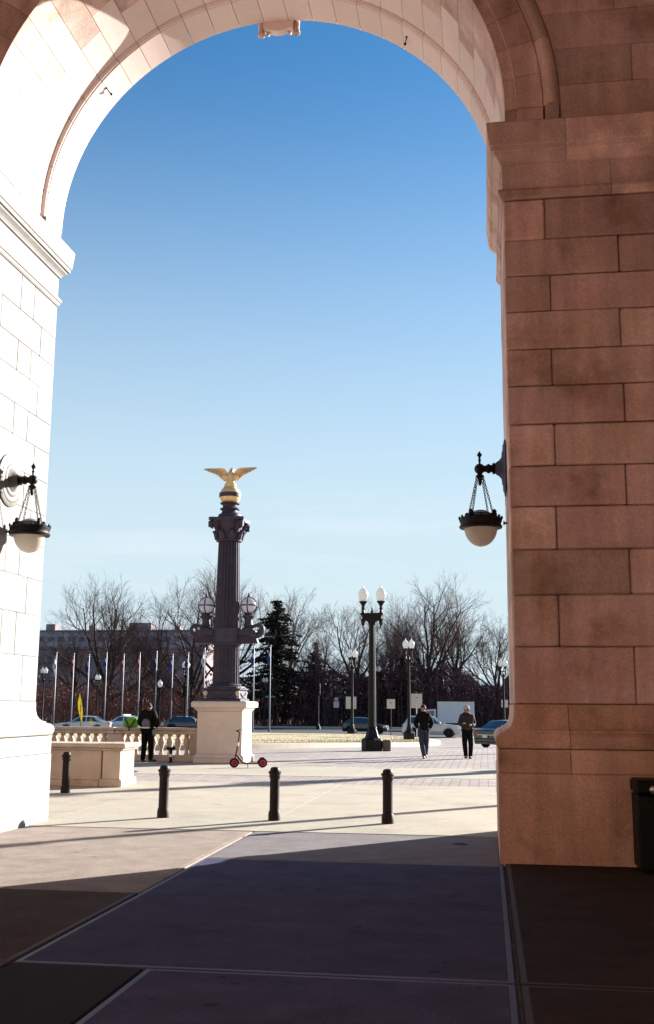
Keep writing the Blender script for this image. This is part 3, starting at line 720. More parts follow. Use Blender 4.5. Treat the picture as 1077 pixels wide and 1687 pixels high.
# lime bag with dark straps resting on the rail
def bag():
    LIME = mat('lime_cloth', (0.16, 0.42, 0.03), 0.8, var=0.3, scale=8)
    r = empty('shoulder_bag', (-10.72, 32.15, 1.0), 'lime green bag with dark crossed straps sitting on the balustrade rail', 'bag')
    m = MB()
    rings = [(.0, .20, .10), (.03, .25, .13), (.14, .27, .14), (.24, .23, .11), (.29, .12, .06)]
    V = []; n = 16
    for h, a, b in rings:
        for i in range(n): t = 2*PI*i/n; V.append((a*math.copysign(abs(math.cos(t))**.7, math.cos(t)), b*math.copysign(abs(math.sin(t))**.7, math.sin(t)), h+.02*math.sin(3*t)*(h > .1)))
    F = [(j*n+i, j*n+(i+1) % n, (j+1)*n+(i+1) % n, (j+1)*n+i) for j in range(4) for i in range(n)]+[tuple(range(n))[::-1], tuple(4*n+i for i in range(n))]
    m.add(V, F).build('bag', LIME, r, ang=60)
    for s in (-1, 1): MB().tube([(s*.17, -.12, .28), (s*.09, -.16, .12), (0, -.235, -.02), (0, -.235, -.10)], .018, 6).build('strap', IRON, r)
bag()

# ------------------------------------------------------------------ eagle column on its pedestal
def eagle_column(loc, label, group='eagle columns on the plaza'):
    r = empty('eagle_column', loc, label, 'monument', 0, group)
    ped = MB().cbox(-.68, .68, -.68, .68, .26, 1.50, .015).build('pedestal', STONE_P, r, smooth=False)
    MB().cbox(-.76, .76, -.76, .76, 0, .15, .02).build('base_slab', STONE_P, ped, smooth=False)
    def sq(prof, name, par, ma):   # square-plan moulding
        V = []
        for h, z in prof: V += [(-h, -h, z), (h, -h, z), (h, h, z), (-h, h, z)]
        F = [(q*4+k, q*4+(k+1) % 4, q*4+4+(k+1) % 4, q*4+4+k) for q in range(len(prof)-1) for k in range(4)]+[(3, 2, 1, 0), tuple(4*(len(prof)-1)+i for i in range(4))]
        return MB().add(V, F).build(name, ma, par, smooth=True, ang=25)
    sq([(.755, .151), (.765, .17), (.75, .20), (.71, .225), (.69, .258)], 'base_moulding', ped, STONE_P)
    sq([(.69, 1.502), (.70, 1.53), (.74, 1.56), (.76, 1.60), (.77, 1.61), (.83, 1.62), (.84, 1.74), (.82, 1.78), (.78, 1.80)], 'cornice', ped, STONE_P)
    b = sq([(.60, 1.80), (.60, 1.86), (.54, 1.89), (.53, 2.10), (.56, 2.13), (.58, 2.15), (.58, 2.18)], 'column_base', r, BRONZE)
    MB().lathe([(.56, 2.18), (.58, 2.20), (.575, 2.235), (.50, 2.25), (.47, 2.265), (.48, 2.285), (.46, 2.31), (.415, 2.325)], 28).build('torus', BRONZE, b)
    for k in range(4):      # garlands
        m = MB().tube([(-.40+.8*q/10, -.545, 2.06-.12*math.sin(PI*q/10)) for q in range(11)], [.022+.018*math.sin(PI*q/10) for q in range(11)], 6)
        m.xf(Matrix.Rotation(k*PI/2, 4, 'Z')).build('garland', BRONZE, b)
    for k in range(4):      # small figures at the corners
        a = PI/4+k*PI/2; px, py = .66*math.cos(a)*1.05, .66*math.sin(a)*1.05
        MB().lathe([(.07, 1.80), (.09, 1.84), (.05, 1.92), (.06, 1.98), (.09, 2.05), (.05, 2.10), (.04, 2.14), (.05, 2.18), (.02, 2.22)], 8, (px, py, 0)).build('corner_figure', STONE_P, b)
    def flutes(z0, z1, r0, r1, name):
        n = 110; V = []; seg = 5
        for j in range(seg+1):
            t = j/seg
            for i in range(n):
                a = 2*PI*i/n; ph = i % 5; d = (0, .0, .034, .046, .034)[ph]
                q = (r0+(r1-r0)*t)-d; V.append((q*math.cos(a), q*math.sin(a), z0+(z1-z0)*t))
        F = [(j*n+i, j*n+(i+1) % n, (j+1)*n+(i+1) % n, (j+1)*n+i) for j in range(seg) for i in range(n)]
        return MB().add(V, F).build(name, BRONZE, r, smooth=False)
    flutes(2.32, 3.50, .405, .395, 'lower_shaft'); flutes(3.99, 6.68, .39, .325, 'upper_shaft')
    c = MB().lathe([(.40, 3.47), (.44, 3.485), (.44, 3.53), (.42, 3.55), (.42, 3.93), (.44, 3.95), (.44, 3.99), (.40, 4.01)], 32).build('collar', BRONZE, r)
    MB().sphere((0, -.42, 3.74), .07, 10, 8, sy=.6).build('boss', BRONZE, c)
    # cross arms with scroll ends and lamps
    for s in (-1, 1):
        arm = MB()
        arm.prism([(.40*s, 3.78), (.74*s, 3.76), (.92*s, 3.74), (.97*s, 3.60), (1.0*s, 3.52), (.90*s, 3.54), (.40*s, 3.52)][::(1 if s > 0 else -1)], 'Y', -.13, .13)
        arm.prism([(.40*s, 3.78), (.40*s, 3.95), (.60*s, 3.95), (.78*s, 3.93), (.90*s, 3.92), (.94*s, 3.80), (.90*s, 3.78)][::(1 if s > 0 else -1)], 'Y', -.17, .17)
        arm = arm.build('arm', BRONZE, r)
        sp = [(s*(.86+.22*math.sin(t)*(.5+.5*(1-t/5.2))+.06), 0, 3.98-.20*math.cos(t)*(1-t/7)) for t in [q*.3 for q in range(17)]]
        MB().tube(sp, [.10-.004*q for q in range(17)], 8).build('scroll', BRONZE, arm)
        for q in range(6):
            MB().tube([(s*(.46+.08*q), -.175, 3.90), (s*(.50+.085*q), -.15, 3.56)], .012, 5).build('rib', BRONZE, arm)
        lx = s*.665
        ls = MB().lathe([(.20, 3.95), (.20, 3.99), (.15, 4.02), (.125, 4.06), (.15, 4.09), (.13, 4.12), (.12, 4.26), (.14, 4.29), (.19, 4.34), (.20, 4.375), (.16, 4.39), (.13, 4.41), (.15, 4.45), (.13, 4.47)], 18, (lx, 0, 0)).build('lamp_stand', BRONZE, r)
        MB().sphere((lx, 0, 4.695), .235, 18, 12).build('lamp_globe', LGLOBE, r)
        cg = [MB().tube([(lx+.245*math.cos(t)*math.cos(a), .245*math.cos(t)*math.sin(a), 4.695+.245*math.sin(t)) for t in [-PI/2*.9+q*PI*1.9/2/12 for q in range(13)]], .019, 6) for a in [k*PI/2 for k in range(4)]]
        for m in cg: m.build('cage_bar', BRONZE, ls)
        MB().tube([(lx+.247*math.cos(t), .247*math.sin(t), 4.695) for t in [q*PI/12 for q in range(25)]], .022, 6, caps=False).build('cage_band', BRONZE, ls)
        MB().lathe([(.07, 4.92), (.075, 4.945), (.04, 4.97), (.045, 5.0), (.008, 5.10)], 8, (lx, 0, 0)).build('lamp_finial', BRONZE, ls)
    # capital
    cap = MB().lathe([(.335, 6.66), (.40, 6.675), (.405, 6.71), (.36, 6.73), (.35, 6.80), (.36, 6.95), (.39, 7.10), (.44, 7.24), (.50, 7.31)], 28).build('capital', BRONZE, r)
    V = []; pl = []
    for k in range(4):
        a = PI/4+k*PI/2; a2 = a+PI/2
        pl += [(.72*math.cos(a-.09), .72*math.sin(a-.09)), (.72*math.cos(a+.09), .72*math.sin(a+.09))]
        for q in (1, 2, 3):
            t = a+.12+(a2-a-.24)*q/4; rr = .52-.04*math.sin(PI*q/4); pl.append((rr*math.cos(t), rr*math.sin(t)))
    MB().prism(pl, 'Z', 7.30, 7.385).build('abacus', BRONZE, cap)
    for k in range(8):       # acanthus leaves
        a = k*PI/4+PI/8
        d = Vector((math.cos(a), math.sin(a), 0))
        MB().tube([d*.35+Vector((0, 0, 6.74)), d*.40+Vector((0, 0, 6.88)), d*.47+Vector((0, 0, 6.98)), d*.52+Vector((0, 0, 6.95))], [.10, .09, .06, .03], 6).build('leaf', BRONZE, cap)
    for k in range(4):       # corner volutes
        a = PI/4+k*PI/2; d = Vector((math.cos(a), math.sin(a), 0))
        pts = [d*.40+Vector((0, 0, 6.95)), d*.50+Vector((0, 0, 7.12)), d*.62+Vector((0, 0, 7.26)), d*.70+Vector((0, 0, 7.22)), d*.70+Vector((0, 0, 7.10)), d*.62+Vector((0, 0, 7.06)), d*.60+Vector((0, 0, 7.14))]
        MB().tube(pts, [.06, .07, .07, .065, .06, .05, .04], 7).build('volute', BRONZE, cap)
    nk = MB().lathe([(.40, 7.385), (.41, 7.43), (.36, 7.47), (.35, 7.52), (.28, 7.56), (.25, 7.60), (.24, 7.66), (.30, 7.68), (.31, 7.71), (.26, 7.73), (.22, 7.77), (.23, 7.83), (.30, 7.86), (.31, 7.89), (.25, 7.91)], 24).build('neck', BRONZE, r)
    ball = MB().sphere((0, 0, 8.13), .33, 24, 16).build('ball', GOLD, r)
    MB().lathe([(.322, 8.07), (.342, 8.075), (.345, 8.13), (.342, 8.205), (.318, 8.21)], 28).build('band', BRONZE, ball)
    # eagle, seen from behind, wings spread
    eg = MB()
    def ell(rings, n=14):
        V = []
        for (x, y, z, a, b_) in rings:
            for i in range(n): t = 2*PI*i/n; V.append((x+a*math.cos(t), y+b_*math.sin(t), z))
        F = [(j*n+i, j*n+(i+1) % n, (j+1)*n+(i+1) % n, (j+1)*n+i) for j in range(len(rings)-1) for i in range(n)]+[tuple(range(n))[::-1], tuple((len(rings)-1)*n+i for i in range(n))]
        eg.add(V, F)
    ell([(0, -.10, 8.36, .20, .05), (0, -.09, 8.44, .18, .06), (0, -.05, 8.54, .14, .09), (0, .0, 8.63, .12, .12), (0, .03, 8.74, .13, .14), (0, .04, 8.84, .11, .12), (0, .06, 8.91, .075, .085), (.01, .08, 8.97, .07, .075), (.02, .10, 9.02, .055, .06), (.02, .10, 9.045, .02, .025)])
    eg.tube([(.05, .15, 8.98), (.09, .19, 8.97), (.115, .20, 8.94)], [.035, .024, .006], 6)
    for s in (-1, 1):
        eg.lathe([(.05, 8.40), (.07, 8.46), (.065, 8.52)], 8, (s*.09, .06, 0))
    eb = eg.build('eagle', GOLD, r, ang=60)
    for s in (-1, 1):
        w = MB()
        top = [(.06, 8.83), (.13, 8.92), (.20, 9.00), (.28, 9.04), (.45, 9.045), (.62, 9.04), (.78, 9.03), (.86, 9.01)]
        bot = [(.05, 8.66), (.13, 8.60), (.22, 8.62), (.31, 8.70), (.42, 8.82), (.58, 8.88), (.72, 8.93), (.84, 8.985)]
        V = []; n = len(top)
        for yy in (.0, .05):
            for i in range(n):
                bow = .10*math.sin(PI*i/(n-1)); V.append((s*top[i][0], yy+bow-.02, top[i][1])); V.append((s*bot[i][0], yy+bow-.05, bot[i][1]))
        F = []
        for i in range(n-1):
            a = 2*i; F += [(a, a+1, a+3, a+2), (2*n+a, 2*n+a+2, 2*n+a+3, 2*n+a+1), (a, a+2, 2*n+a+2, 2*n+a), (a+1, 2*n+a+1, 2*n+a+3, a+3)]
        F += [(0, 2*n, 2*n+1, 1), (2*n-2, 2*n-1, 4*n-1, 4*n-2)]
        w.add(V, F); wg = w.build('wing', GOLD, eb, ang=50)
        for i in range(9):   # primaries
            t = i/8; x0 = .30+.50*t; z0 = 8.97+.04*t; x1 = .30+.54*t; z1 = 8.66+.30*t**.7
            MB().tube([(s*x0, .02+.07*(1-t), z0), (s*(x1-.0), -.06+.05*(1-t), z1)], [.03, .012], 5).build('feather', GOLD, wg)
        MB().sphere((s*.18, .0, 8.72), .10, 10, 8, sy=.6, sz=1.25).build('covert', GOLD, wg)
    return r
LGLOBE = mat('lilac_glass', (0.62, 0.63, 0.68), 0.2, trans=0.55)
STONE_P = mat('pedestal_stone', (0.62, 0.55, 0.47), 0.85, var=0.12, scale=2.5, bump=0.2, bscale=35, spec=0.2)
ec = eagle_column((-7.82, 32.2, 0), 'dark fluted column with globe lamps and a gilt eagle on a pale pedestal')
e2 = clone(ec, (10.9, 41.0, -.02), 0, 'twin eagle column standing past the brown pier')

# ------------------------------------------------------------------ street lamps
def lamp_big():
    r = empty('street_lamp', (0, 0, 0), '', 'street lamp', 0, 'twin globe street lamps')
    b = MB().lathe([(.40, 0), (.42, .02), (.42, .42), (.38, .47), (.30, .50), (.25, .60), (.22, .72), (.17, .86), (.19, .88), (.17, .92)], 8, a0=PI/8).build('base', IRON, r, ang=25)
    for k in range(4): MB().box(-.10, .10, -.402, -.39, .10, .36).xf(Matrix.Rotation(k*PI/2, 4, 'Z')).build('panel', IRON, b)
    V = []; n = 24
    for z, q in ((.90, .155), (2.6, .145), (4.95, .115)):
        for i in range(n): a = 2*PI*i/n; k = q*(1 if i % 2 else .9); V.append((k*math.cos(a), k*math.sin(a), z))
    MB().add(V, [(j*n+i, j*n+(i+1) % n, (j+1)*n+(i+1) % n, (j+1)*n+i) for j in range(2) for i in range(n)]).build('pole', IRON, r)
    ca = MB().prism([(-.46, 5.35), (-.46, 5.27), (-.40, 5.25), (-.38, 5.10), (-.26, 5.05), (-.16, 5.0), (-.13, 4.88), (.13, 4.88), (.16, 5.0), (.26, 5.05), (.38, 5.10), (.40, 5.25), (.46, 5.27), (.46, 5.35)], 'Y', -.08, .08).build('crossarm', IRON, r, ang=25)
    MB().lathe([(.05, 5.34), (.06, 5.42), (.03, 5.46), (.04, 5.52), (.008, 5.60)], 8).build('finial', IRON, ca)
    for s in (-1, 1):
        MB().lathe([(.015, 4.74), (.04, 4.78), (.03, 4.83), (.07, 4.90), (.08, 4.98), (.10, 5.12)], 8, (s*.36, 0, 0)).build('pendant', IRON, ca)
        h = MB().lathe([(.09, 5.34), (.06, 5.38), (.05, 5.48), (.08, 5.52), (.05, 5.56), (.06, 5.64), (.11, 5.72), (.16, 5.78), (.17, 5.82)], 12, (s*.36, 0, 0)).build('globe_holder', IRON, r)
        MB().lathe([(.12, 5.82), (.17, 5.90), (.205, 6.02), (.20, 6.14), (.15, 6.25), (.07, 6.33), (.04, 6.36), (.03, 6.42), (.005, 6.47)], 16, (s*.36, 0, 0)).build('globe', GLOBE, r)
    return r
lb = lamp_big(); lb.location = (-4.44, 42.5, gz(42.5)); lb.rotation_euler.z = R(-6); lb['label'] = 'tall iron street lamp nearest the plaza, bulky base and wide crossarm'
clone(lb, (6.6, 26.6, 0), R(40), 'iron street lamp standing behind the brown pier')
clone(lb, (6.3, 47.2, gz(47.2)), R(20), 'iron street lamp further off behind the brown pier')
MB_ = MB().cbox(-.16, .16, -.14, .14, 0, .42, .03); uo = tag(MB_.build('utility_box', mat('box_steel', (.10, .07, .06), .5, var=.3)), 'small dark utility box beside the tall lamp base', 'utility box'); uo.location = (-3.86, 42.45, gz(42.4))
def lamp_small():
    r = empty('street_lamp', (0, 0, 0), '', 'street lamp', 0, 'twin globe street lamps')
    MB().lathe([(.40, 0), (.40, .45), (.34, .52), (.22, .60), (.20, .75), (.14, .95), (.15, 1.0), (.12, 1.02)], 8, a0=PI/8).build('base', IRON, r, ang=25)
    MB().lathe([(.11, 1.0), (.10, 3.0), (.08, 5.35), (.10, 5.40), (.06, 5.5)], 12).build('pole', IRON, r)
    y = MB().tube([(-.20, 0, 5.95), (-.20, 0, 5.45), (-.12, 0, 5.22), (0, 0, 5.12), (.12, 0, 5.22), (.20, 0, 5.45), (.20, 0, 5.95)], .055, 8).build('yoke', IRON, r)
    MB().box(-.2, .2, -.03, .03, 5.62, 5.70).build('crossbar', IRON, y)
    for s in (-1, 1):
        MB().lathe([(.06, 5.9), (.09, 5.98), (.15, 6.06), (.16, 6.10)], 10, (s*.20, 0, 0)).build('globe_holder', IRON, r)
        MB().lathe([(.13, 6.10), (.18, 6.20), (.215, 6.34), (.20, 6.48), (.13, 6.60), (.05, 6.68), (.03, 6.74), (.005, 6.8)], 14, (s*.20, 0, 0)).build('globe', GLOBE, r)
    return r
ls = lamp_small(); ls.location = (-5.2, 73.7, gz(73.7)+.2); ls['label'] = 'twin globe street lamp standing behind the man in the black jacket'
for (x, y, h, lab) in [(-10.72, 87.2, 7.0, 'twin globe street lamp with a square sign, in front of the dark hatchback'), (-12.34, 124, 7.0, 'far twin globe street lamp just past the tallest lamp, by the fence'),
                  (1.36, 89.4, 6.3, 'twin globe street lamp half hidden by the brown pier edge'), (-39.08, 106, 5.4, 'twin globe street lamp among the flagpoles beside the feather flag'),
                  (-40.84, 96.5, 5.8, 'twin globe street lamp at the edge of the sunlit pier'), (-28.84, 102.3, 6.6, 'twin globe street lamp carrying a traffic signal near the pedestal'),
                  (-24.51, 119.5, 5.5, 'twin globe street lamp in front of the dark conifer')]:
    clone(ls, (x, y, -.74 if y > 84 else gz(y)), .2*math.sin(x), lab, h/6.8)
def lamp_single():
    r = empty('street_lamp', (-31.79, 103.6, -.74), 'single globe street lamp beyond the man with the backpack', 'street lamp')
    MB().lathe([(.25, 0), (.25, .35), (.12, .6), (.08, .8), (.06, 3.9), (.12, 4.0), (.16, 4.08)], 10).build('pole', IRON, r)
    MB().lathe([(.13, 4.08), (.22, 4.25), (.26, 4.42), (.20, 4.62), (.06, 4.75), (.01, 4.85)], 14).build('globe', GLOBE, r)
lamp_single()
# small globe lamps among the trees
for i, (x, y, z, lab) in enumerate([(-16.75, 121.5, 3.0, 'low white globe lamp beside the small sign at the fence'), (-4.4, 128.5, 4.2, 'white globe lamp in the dark brush above the truck')]):
    r = empty('park_lamp', (x, y, -.7), lab, 'park lamp')
    MB().lathe([(.12, 0), (.06, .4), (.05, z-.2), (.09, z-.1)], 8).build('pole', IRON, r); MB().sphere((0, 0, z+.08), .24, 12, 8).build('globe', GLOBE, r)

# ------------------------------------------------------------------ vehicles
def lerp(a, b, t): return a+(b-a)*t
def interp(tab, x):
    if x <= tab[0][0]: return tab[0][1]
    for (x0, y0), (x1, y1) in zip(tab[:-1], tab[1:]):
        if x <= x1: return lerp(y0, y1, (x-x0)/(x1-x0) if x1 > x0 else 0)
    return tab[-1][1]
def make_car(name, label, cat, loc, rz, paint, L=4.5, Wd=1.78, H=1.45, belt=.92, roof=None, hood=.88, deck=.95, wheelx=(-1.32, 1.32), wr=.32, plate=False, roofpaint=None, lights=None, group='cars on the street'):
    """nose towards +x; roof: (x rear base, x rear top, x front top, x front base)"""
    r = empty(name, loc, label, cat, rz, group)
    h = L/2; rb, rt, ft, fb = roof
    top = [(-h, deck-.12), (-h+.12, deck-.02), (rb, deck), (rt, H-.03), ((rt+ft)/2, H), (ft, H-.03), (fb, hood), (h-.35, hood-.10), (h-.08, hood-.24), (h, hood-.34)]
    hw = [(-h, Wd/2-.16), (-h+.25, Wd/2-.03), (-h+.8, Wd/2), (h-.9, Wd/2), (h-.3, Wd/2-.08), (h, Wd/2-.24)]
    def archz(x):
        z = .20
        for wx in wheelx:
            d = abs(x-wx)
            if d < wr+.07: z = max(z, wr+math.sqrt(max(0, (wr+.07)**2-d*d)))
        return z
    def sec(x):
        t = interp(top, x); w = interp(hw, x); bz = min(belt, t)
        g = max(0, t-belt)/(H-belt); rw = w*(1-.22*min(1, max(0, g)))
        return t, w, bz, rw
    def S(x, u):
        """surface: u 0..1 belt -> roof edge, 1..2 roof edge -> centre"""
        t, w, bz, rw = sec(x)
        if u <= 1: return Vector((x, lerp(w-.02, rw, u), lerp(bz, max(bz, t-.05*(t > belt)), u)))
        return Vector((x, lerp(rw, 0, u-1), lerp(max(bz, t-.05*(t > belt)), t, math.sin((u-1)*PI/2))))
    xs = sorted(set([-h+L*i/60 for i in range(61)]))
    rows = []
    for x in xs:
        t, w, bz, rw = sec(x); az = archz(x)
        half = [(x, 0, .22), (x, w-.14, .20), (x, w-.03, max(.22, az)), (x, w, max(az+.01, .42)), (x, w+.01, max(az+.02, .62 if bz > .64 else bz-.02)), (x, w-.02, max(bz-.01, az+.03))]
        half += [tuple(S(x, u)) for u in (.5, 1.0, 1.3, 1.65, 2.0)]
        rows.append(half+[(p[0], -p[1], p[2]) for p in half[-2:0:-1]])
    n = len(rows[0]); V = [p for q in rows for p in q]
    F = [(i*n+j, i*n+(j+1) % n, (i+1)*n+(j+1) % n, (i+1)*n+j) for i in range(len(rows)-1) for j in range(n)]+[tuple(range(n)), tuple((len(rows)-1)*n+j for j in range(n))]
    body = MB().add(V, F).build('body', paint, r, ang=38)
    def patch(x0, x1, u0, u1, name, ma, nx=10, nu=4, off=.008, sides=(1, -1), xs_top=None):
        for s in sides:
            V = []
            for i in range(nx+1):
                for j in range(nu+1):
                    u = lerp(u0, u1, j/nu); xa, xb = x0, x1
                    if xs_top: xa = lerp(x0, xs_top[0], j/nu); xb = lerp(x1, xs_top[1], j/nu)
                    p = S(lerp(xa, xb, i/nx), u); p.y += off*(1 if u < 1.2 else 0); p.z += off*(.5 if u < 1.2 else 1)
                    V.append((p.x, p.y*s, p.z))
            F = [(i*(nu+1)+j, i*(nu+1)+j+1, (i+1)*(nu+1)+j+1, (i+1)*(nu+1)+j) for i in range(nx) for j in range(nu)]
            MB().add(V, F).build(name, ma, r, ang=60)
    mid = (rb+fb)/2-.05
    patch(rb+.30, mid-.05, .10, .90, 'rear_window', GLASSD, xs_top=(rt+.12, mid-.05)); patch(mid+.05, fb-.32, .10, .90, 'side_window', GLASSD, xs_top=(mid+.05, ft-.06))
    def screen(x0, x1, name):
        V = []; nx, ny = 6, 8
        for i in range(nx+1):
            x = lerp(x0, x1, i/nx)
            for j in range(ny+1):
                t, w, bz, rw = sec(x); y = lerp(-1, 1, j/ny)*rw*.88; u = 2-abs(lerp(-1, 1, j/ny))*.88
                p = S(x, u); V.append((x, y, p.z+.012))
        F = [(i*(ny+1)+j, i*(ny+1)+j+1, (i+1)*(ny+1)+j+1, (i+1)*(ny+1)+j) for i in range(nx) for j in range(ny)]
        MB().add(V, F).build(name, GLASSD, r, ang=60)
    screen(fb-.05, ft+.05, 'windscreen'); screen(rb+.05, rt-.05, 'rear_screen')
    tyre = MB().lathe([(wr*.62, -.10), (wr*.9, -.11), (wr, -.08), (wr, .08), (wr*.9, .11), (wr*.62, .10)], 22, axis='Y').mesh('tyre', RUB)
    rim = MB().lathe([(wr*.62, -.09), (wr*.62, .09), (wr*.5, .10), (wr*.15, .07), (wr*.1, .10), (.01, .10)], 14, axis='Y').mesh('rim', CHROME)
    for wx in wheelx:
        for s in (1, -1):
            w = bpy.data.objects.new('wheel', None); COL.objects.link(w); w.parent = r; w.location = (wx, s*(Wd/2-.10), wr); w.rotation_euler.z = 0 if s > 0 else PI
            link('tyre', tyre, w); link('rim', rim, w)
    HL = mat('headlight', (0.8, 0.78, 0.72), 0.15); TL = mat('tail_light', (0.45, 0.02, 0.03), 0.2)
    for s in (1, -1):
        MB().cbox(h-.30, h-.02, s*(Wd/2-.24)-.17, s*(Wd/2-.24)+.17, hood-.33, hood-.17, .03).build('headlight', HL, r)
        MB().cbox(-h-.012, -h+.10, s*(Wd/2-.27)-.17, s*(Wd/2-.27)+.17, deck-.30, deck-.14, .03).build('tail_light', TL, r)
        MB().sphere((fb-.35, s*(Wd/2+.08), belt+.06), .09, 8, 6, sx=.7).build('mirror', paint, r)
    DK = mat('trim_black', (0.02, 0.02, 0.022), 0.6)
    MB().cbox(h-.06, h+.03, -.45, .45, .38, .56, .02).build('grille', DK, r)
    MB().cbox(-h-.05, -h+.15, -Wd/2+.16, Wd/2-.16, .30, .50, .05).build('rear_bumper', paint, r); MB().cbox(h-.16, h+.04, -Wd/2+.26, Wd/2-.26, .24, .40, .05).build('front_bumper', paint, r)
    if plate:
        MB().cbox(-h-.065, -h-.045, -.16, .16, .52, .66, .004).build('number_plate', WHITE, r)
        MB().cbox(-h-.02, -h+.03, -.55, .55, deck-.33, deck-.29, .008).build('chrome_strip', CHROME, r)
    return r
PBLACK = mat('paint_black', (0.008, 0.009, 0.012), 0.22, 0.0, coat=0.6); PNAVY = mat('paint_navy', (0.010, 0.018, 0.035), 0.22, coat=0.6)
PSILV = mat('paint_silver', (0.44, 0.45, 0.47), 0.3, 0.45, coat=0.5); PWHITE = mat('paint_white', (0.74, 0.74, 0.74), 0.3, coat=0.5)
SED = dict(L=4.7, Wd=1.8, H=1.42, belt=.90, roof=(-1.75, -1.05, .30, 1.15), hood=.90, deck=.98)
make_car('hatchback', 'dark navy hatchback driving past behind the tall lamp', 'car', (-10.6, 95.9, -.742), R(-2), PNAVY, L=3.9, Wd=1.72, H=1.45, belt=.90, roof=(-1.80, -1.15, .15, .98), hood=.90, deck=.98, wheelx=(-1.2, 1.22))
make_car('suv', 'silver sport utility car behind the two walking people', 'car', (-4.35, 88.2, -.742), R(-4), PSILV, L=4.7, Wd=1.86, H=1.68, belt=1.02, roof=(-2.2, -1.85, .15, 1.05), hood=1.02, deck=1.08, wheelx=(-1.4, 1.38), wr=.36)
make_car('sedan', 'black sedan parked tail towards us beside the pier edge', 'car', (1.35, 58.0, gz(57)), R(52), PBLACK, plate=True, **SED)
make_car('sedan', 'silver sedan beyond the balustrade below the feather flag', 'car', (-34.4, 90.4, -.742), R(188), PSILV, **SED)
make_car('sedan', 'white sedan with roof light bar next to the silver one', 'car', (-31.7, 93.5, -.742), R(160), PWHITE, **SED)
MB().cbox(-.12, .12, -.55, .55, 1.42, 1.54, .03).build('light_bar', mat('bar_glass', (.6, .6, .66), .2), bpy.data.objects['sedan.002'])
make_car('sedan', 'dark blue sedan just left of the column pedestal', 'car', (-26.6, 95.6, -.742), R(4), PNAVY, **SED)
def truck():
    r = empty('box_truck', (-3.3, 112, -.742), 'white box truck parked beyond the walking people', 'truck', R(183))
    b = MB().cbox(-2.0, 1.7, -1.15, 1.15, .75, 2.85, .03).build('cargo_box', WHITE, r)
    MB().box(-2.02, 1.72, -1.17, 1.17, 2.83, 2.89).build('roof_rail', CHROME, b)
    c = MB().prism([(1.85, .55), (3.6, .55), (3.6, 1.15), (3.35, 1.30), (2.95, 2.05), (1.85, 2.15)], 'Y', -1.0, 1.0).build('cab', WHITE, r)
    for s in (1, -1): MB().prism([(2.05, 1.35), (3.05, 1.35), (2.82, 1.92), (2.05, 1.98)], 'Y', s*1.005-.004, s*1.005+.004).build('cab_window', GLASSD, c)
    MB().cbox(-1.9, 3.4, -.5, .5, .45, .72, .02).build('chassis', IRON, r)
    for x in (-1.0, 2.75):
        for s in (1, -1):
            w = MB().lathe([(.22, -.12), (.38, -.13), (.42, -.09), (.42, .09), (.38, .13), (.22, .12)], 18, (x, s*.92, .42), 'Y').build('wheel', RUB, r)
            MB().lathe([(.22, -.08), (.22, .10), (.05, .12)], 12, (x, s*.95, .42), 'Y').build('rim', CHROME, w)
truck()

# ------------------------------------------------------------------ electric scooter
def scooter():
    RED = mat('red_wheel', (0.60, 0.02, 0.07), 0.5); FRM = mat('dark_red_frame', (0.085, 0.012, 0.018), 0.4)
    r = empty('kick_scooter', (-6.52, 29.55, .006), 'dark kick scooter with red wheels standing before the pedestal', 'scooter', R(18))
    for x, nm in ((-.36, 'front_wheel'), (.42, 'rear_wheel')):
        w = MB().lathe([(.085, -.025), (.115, -.03), (.13, -.015), (.13, .015), (.115, .03), (.085, .025)], 22, (x, 0, .13), 'Y').build(nm, RUB, r)
        MB().lathe([(.086, -.02), (.086, .02), (.07, .028), (.02, .02), (.018, .035), (.005, .036)], 18, (x, 0, .13), 'Y').build('rim', RED, w)
        MB().lathe([(.086, .02), (.086, -.02), (.07, -.028), (.02, -.02), (.018, -.035), (.005, -.036)], 18, (x, 0, .13), 'Y').build('rim', RED, w)
    MB().tube([(-.36, 0, .13), (-.33, 0, .30), (-.30, 0, .42), (-.22, 0, .98)], [.022, .022, .026, .02], 8).build('steering_tube', FRM, r)
    MB().tube([(-.275, 0, .58), (-.262, 0, .68)], .028, 8).build('sleeve', WHITE, r)
    MB().tube([(-.31, 0, .36), (-.22, 0, .24), (-.12, 0, .13), (-.05, 0, .115)], [.03, .032, .03, .03], 8).build('neck', FRM, r)
    MB().cbox(-.08, .36, -.075, .075, .095, .135, .015).build('deck', FRM, r)
    MB().tube([(.30, 0, .13), (.42, .05, .13)], .018, 6).build('fork', IRON, r); MB().tube([(.28, 0, .14), (.36, 0, .25), (.46, 0, .27)], [.03, .03, .012], 6).build('mudguard', FRM, r)
    hb = MB().tube([(-.27, -.24, .98), (-.22, -.08, 1.0), (-.21, 0, 1.0), (-.22, .08, 1.0), (-.27, .24, .98)], .017, 8).build('handlebar', IRON, r)
    for s in (-1, 1): MB().tube([(-.27, s*.24, .98), (-.285, s*.32, .975)], .022, 8).build('grip', RUB, hb)
    MB().cbox(-.25, -.17, -.05, .05, .985, 1.03, .01).build('display', IRON, hb)
    MB().tube([(0, -.07, .11), (.0, -.16, .0)], .01, 6).build('kickstand', IRON, r)
scooter()

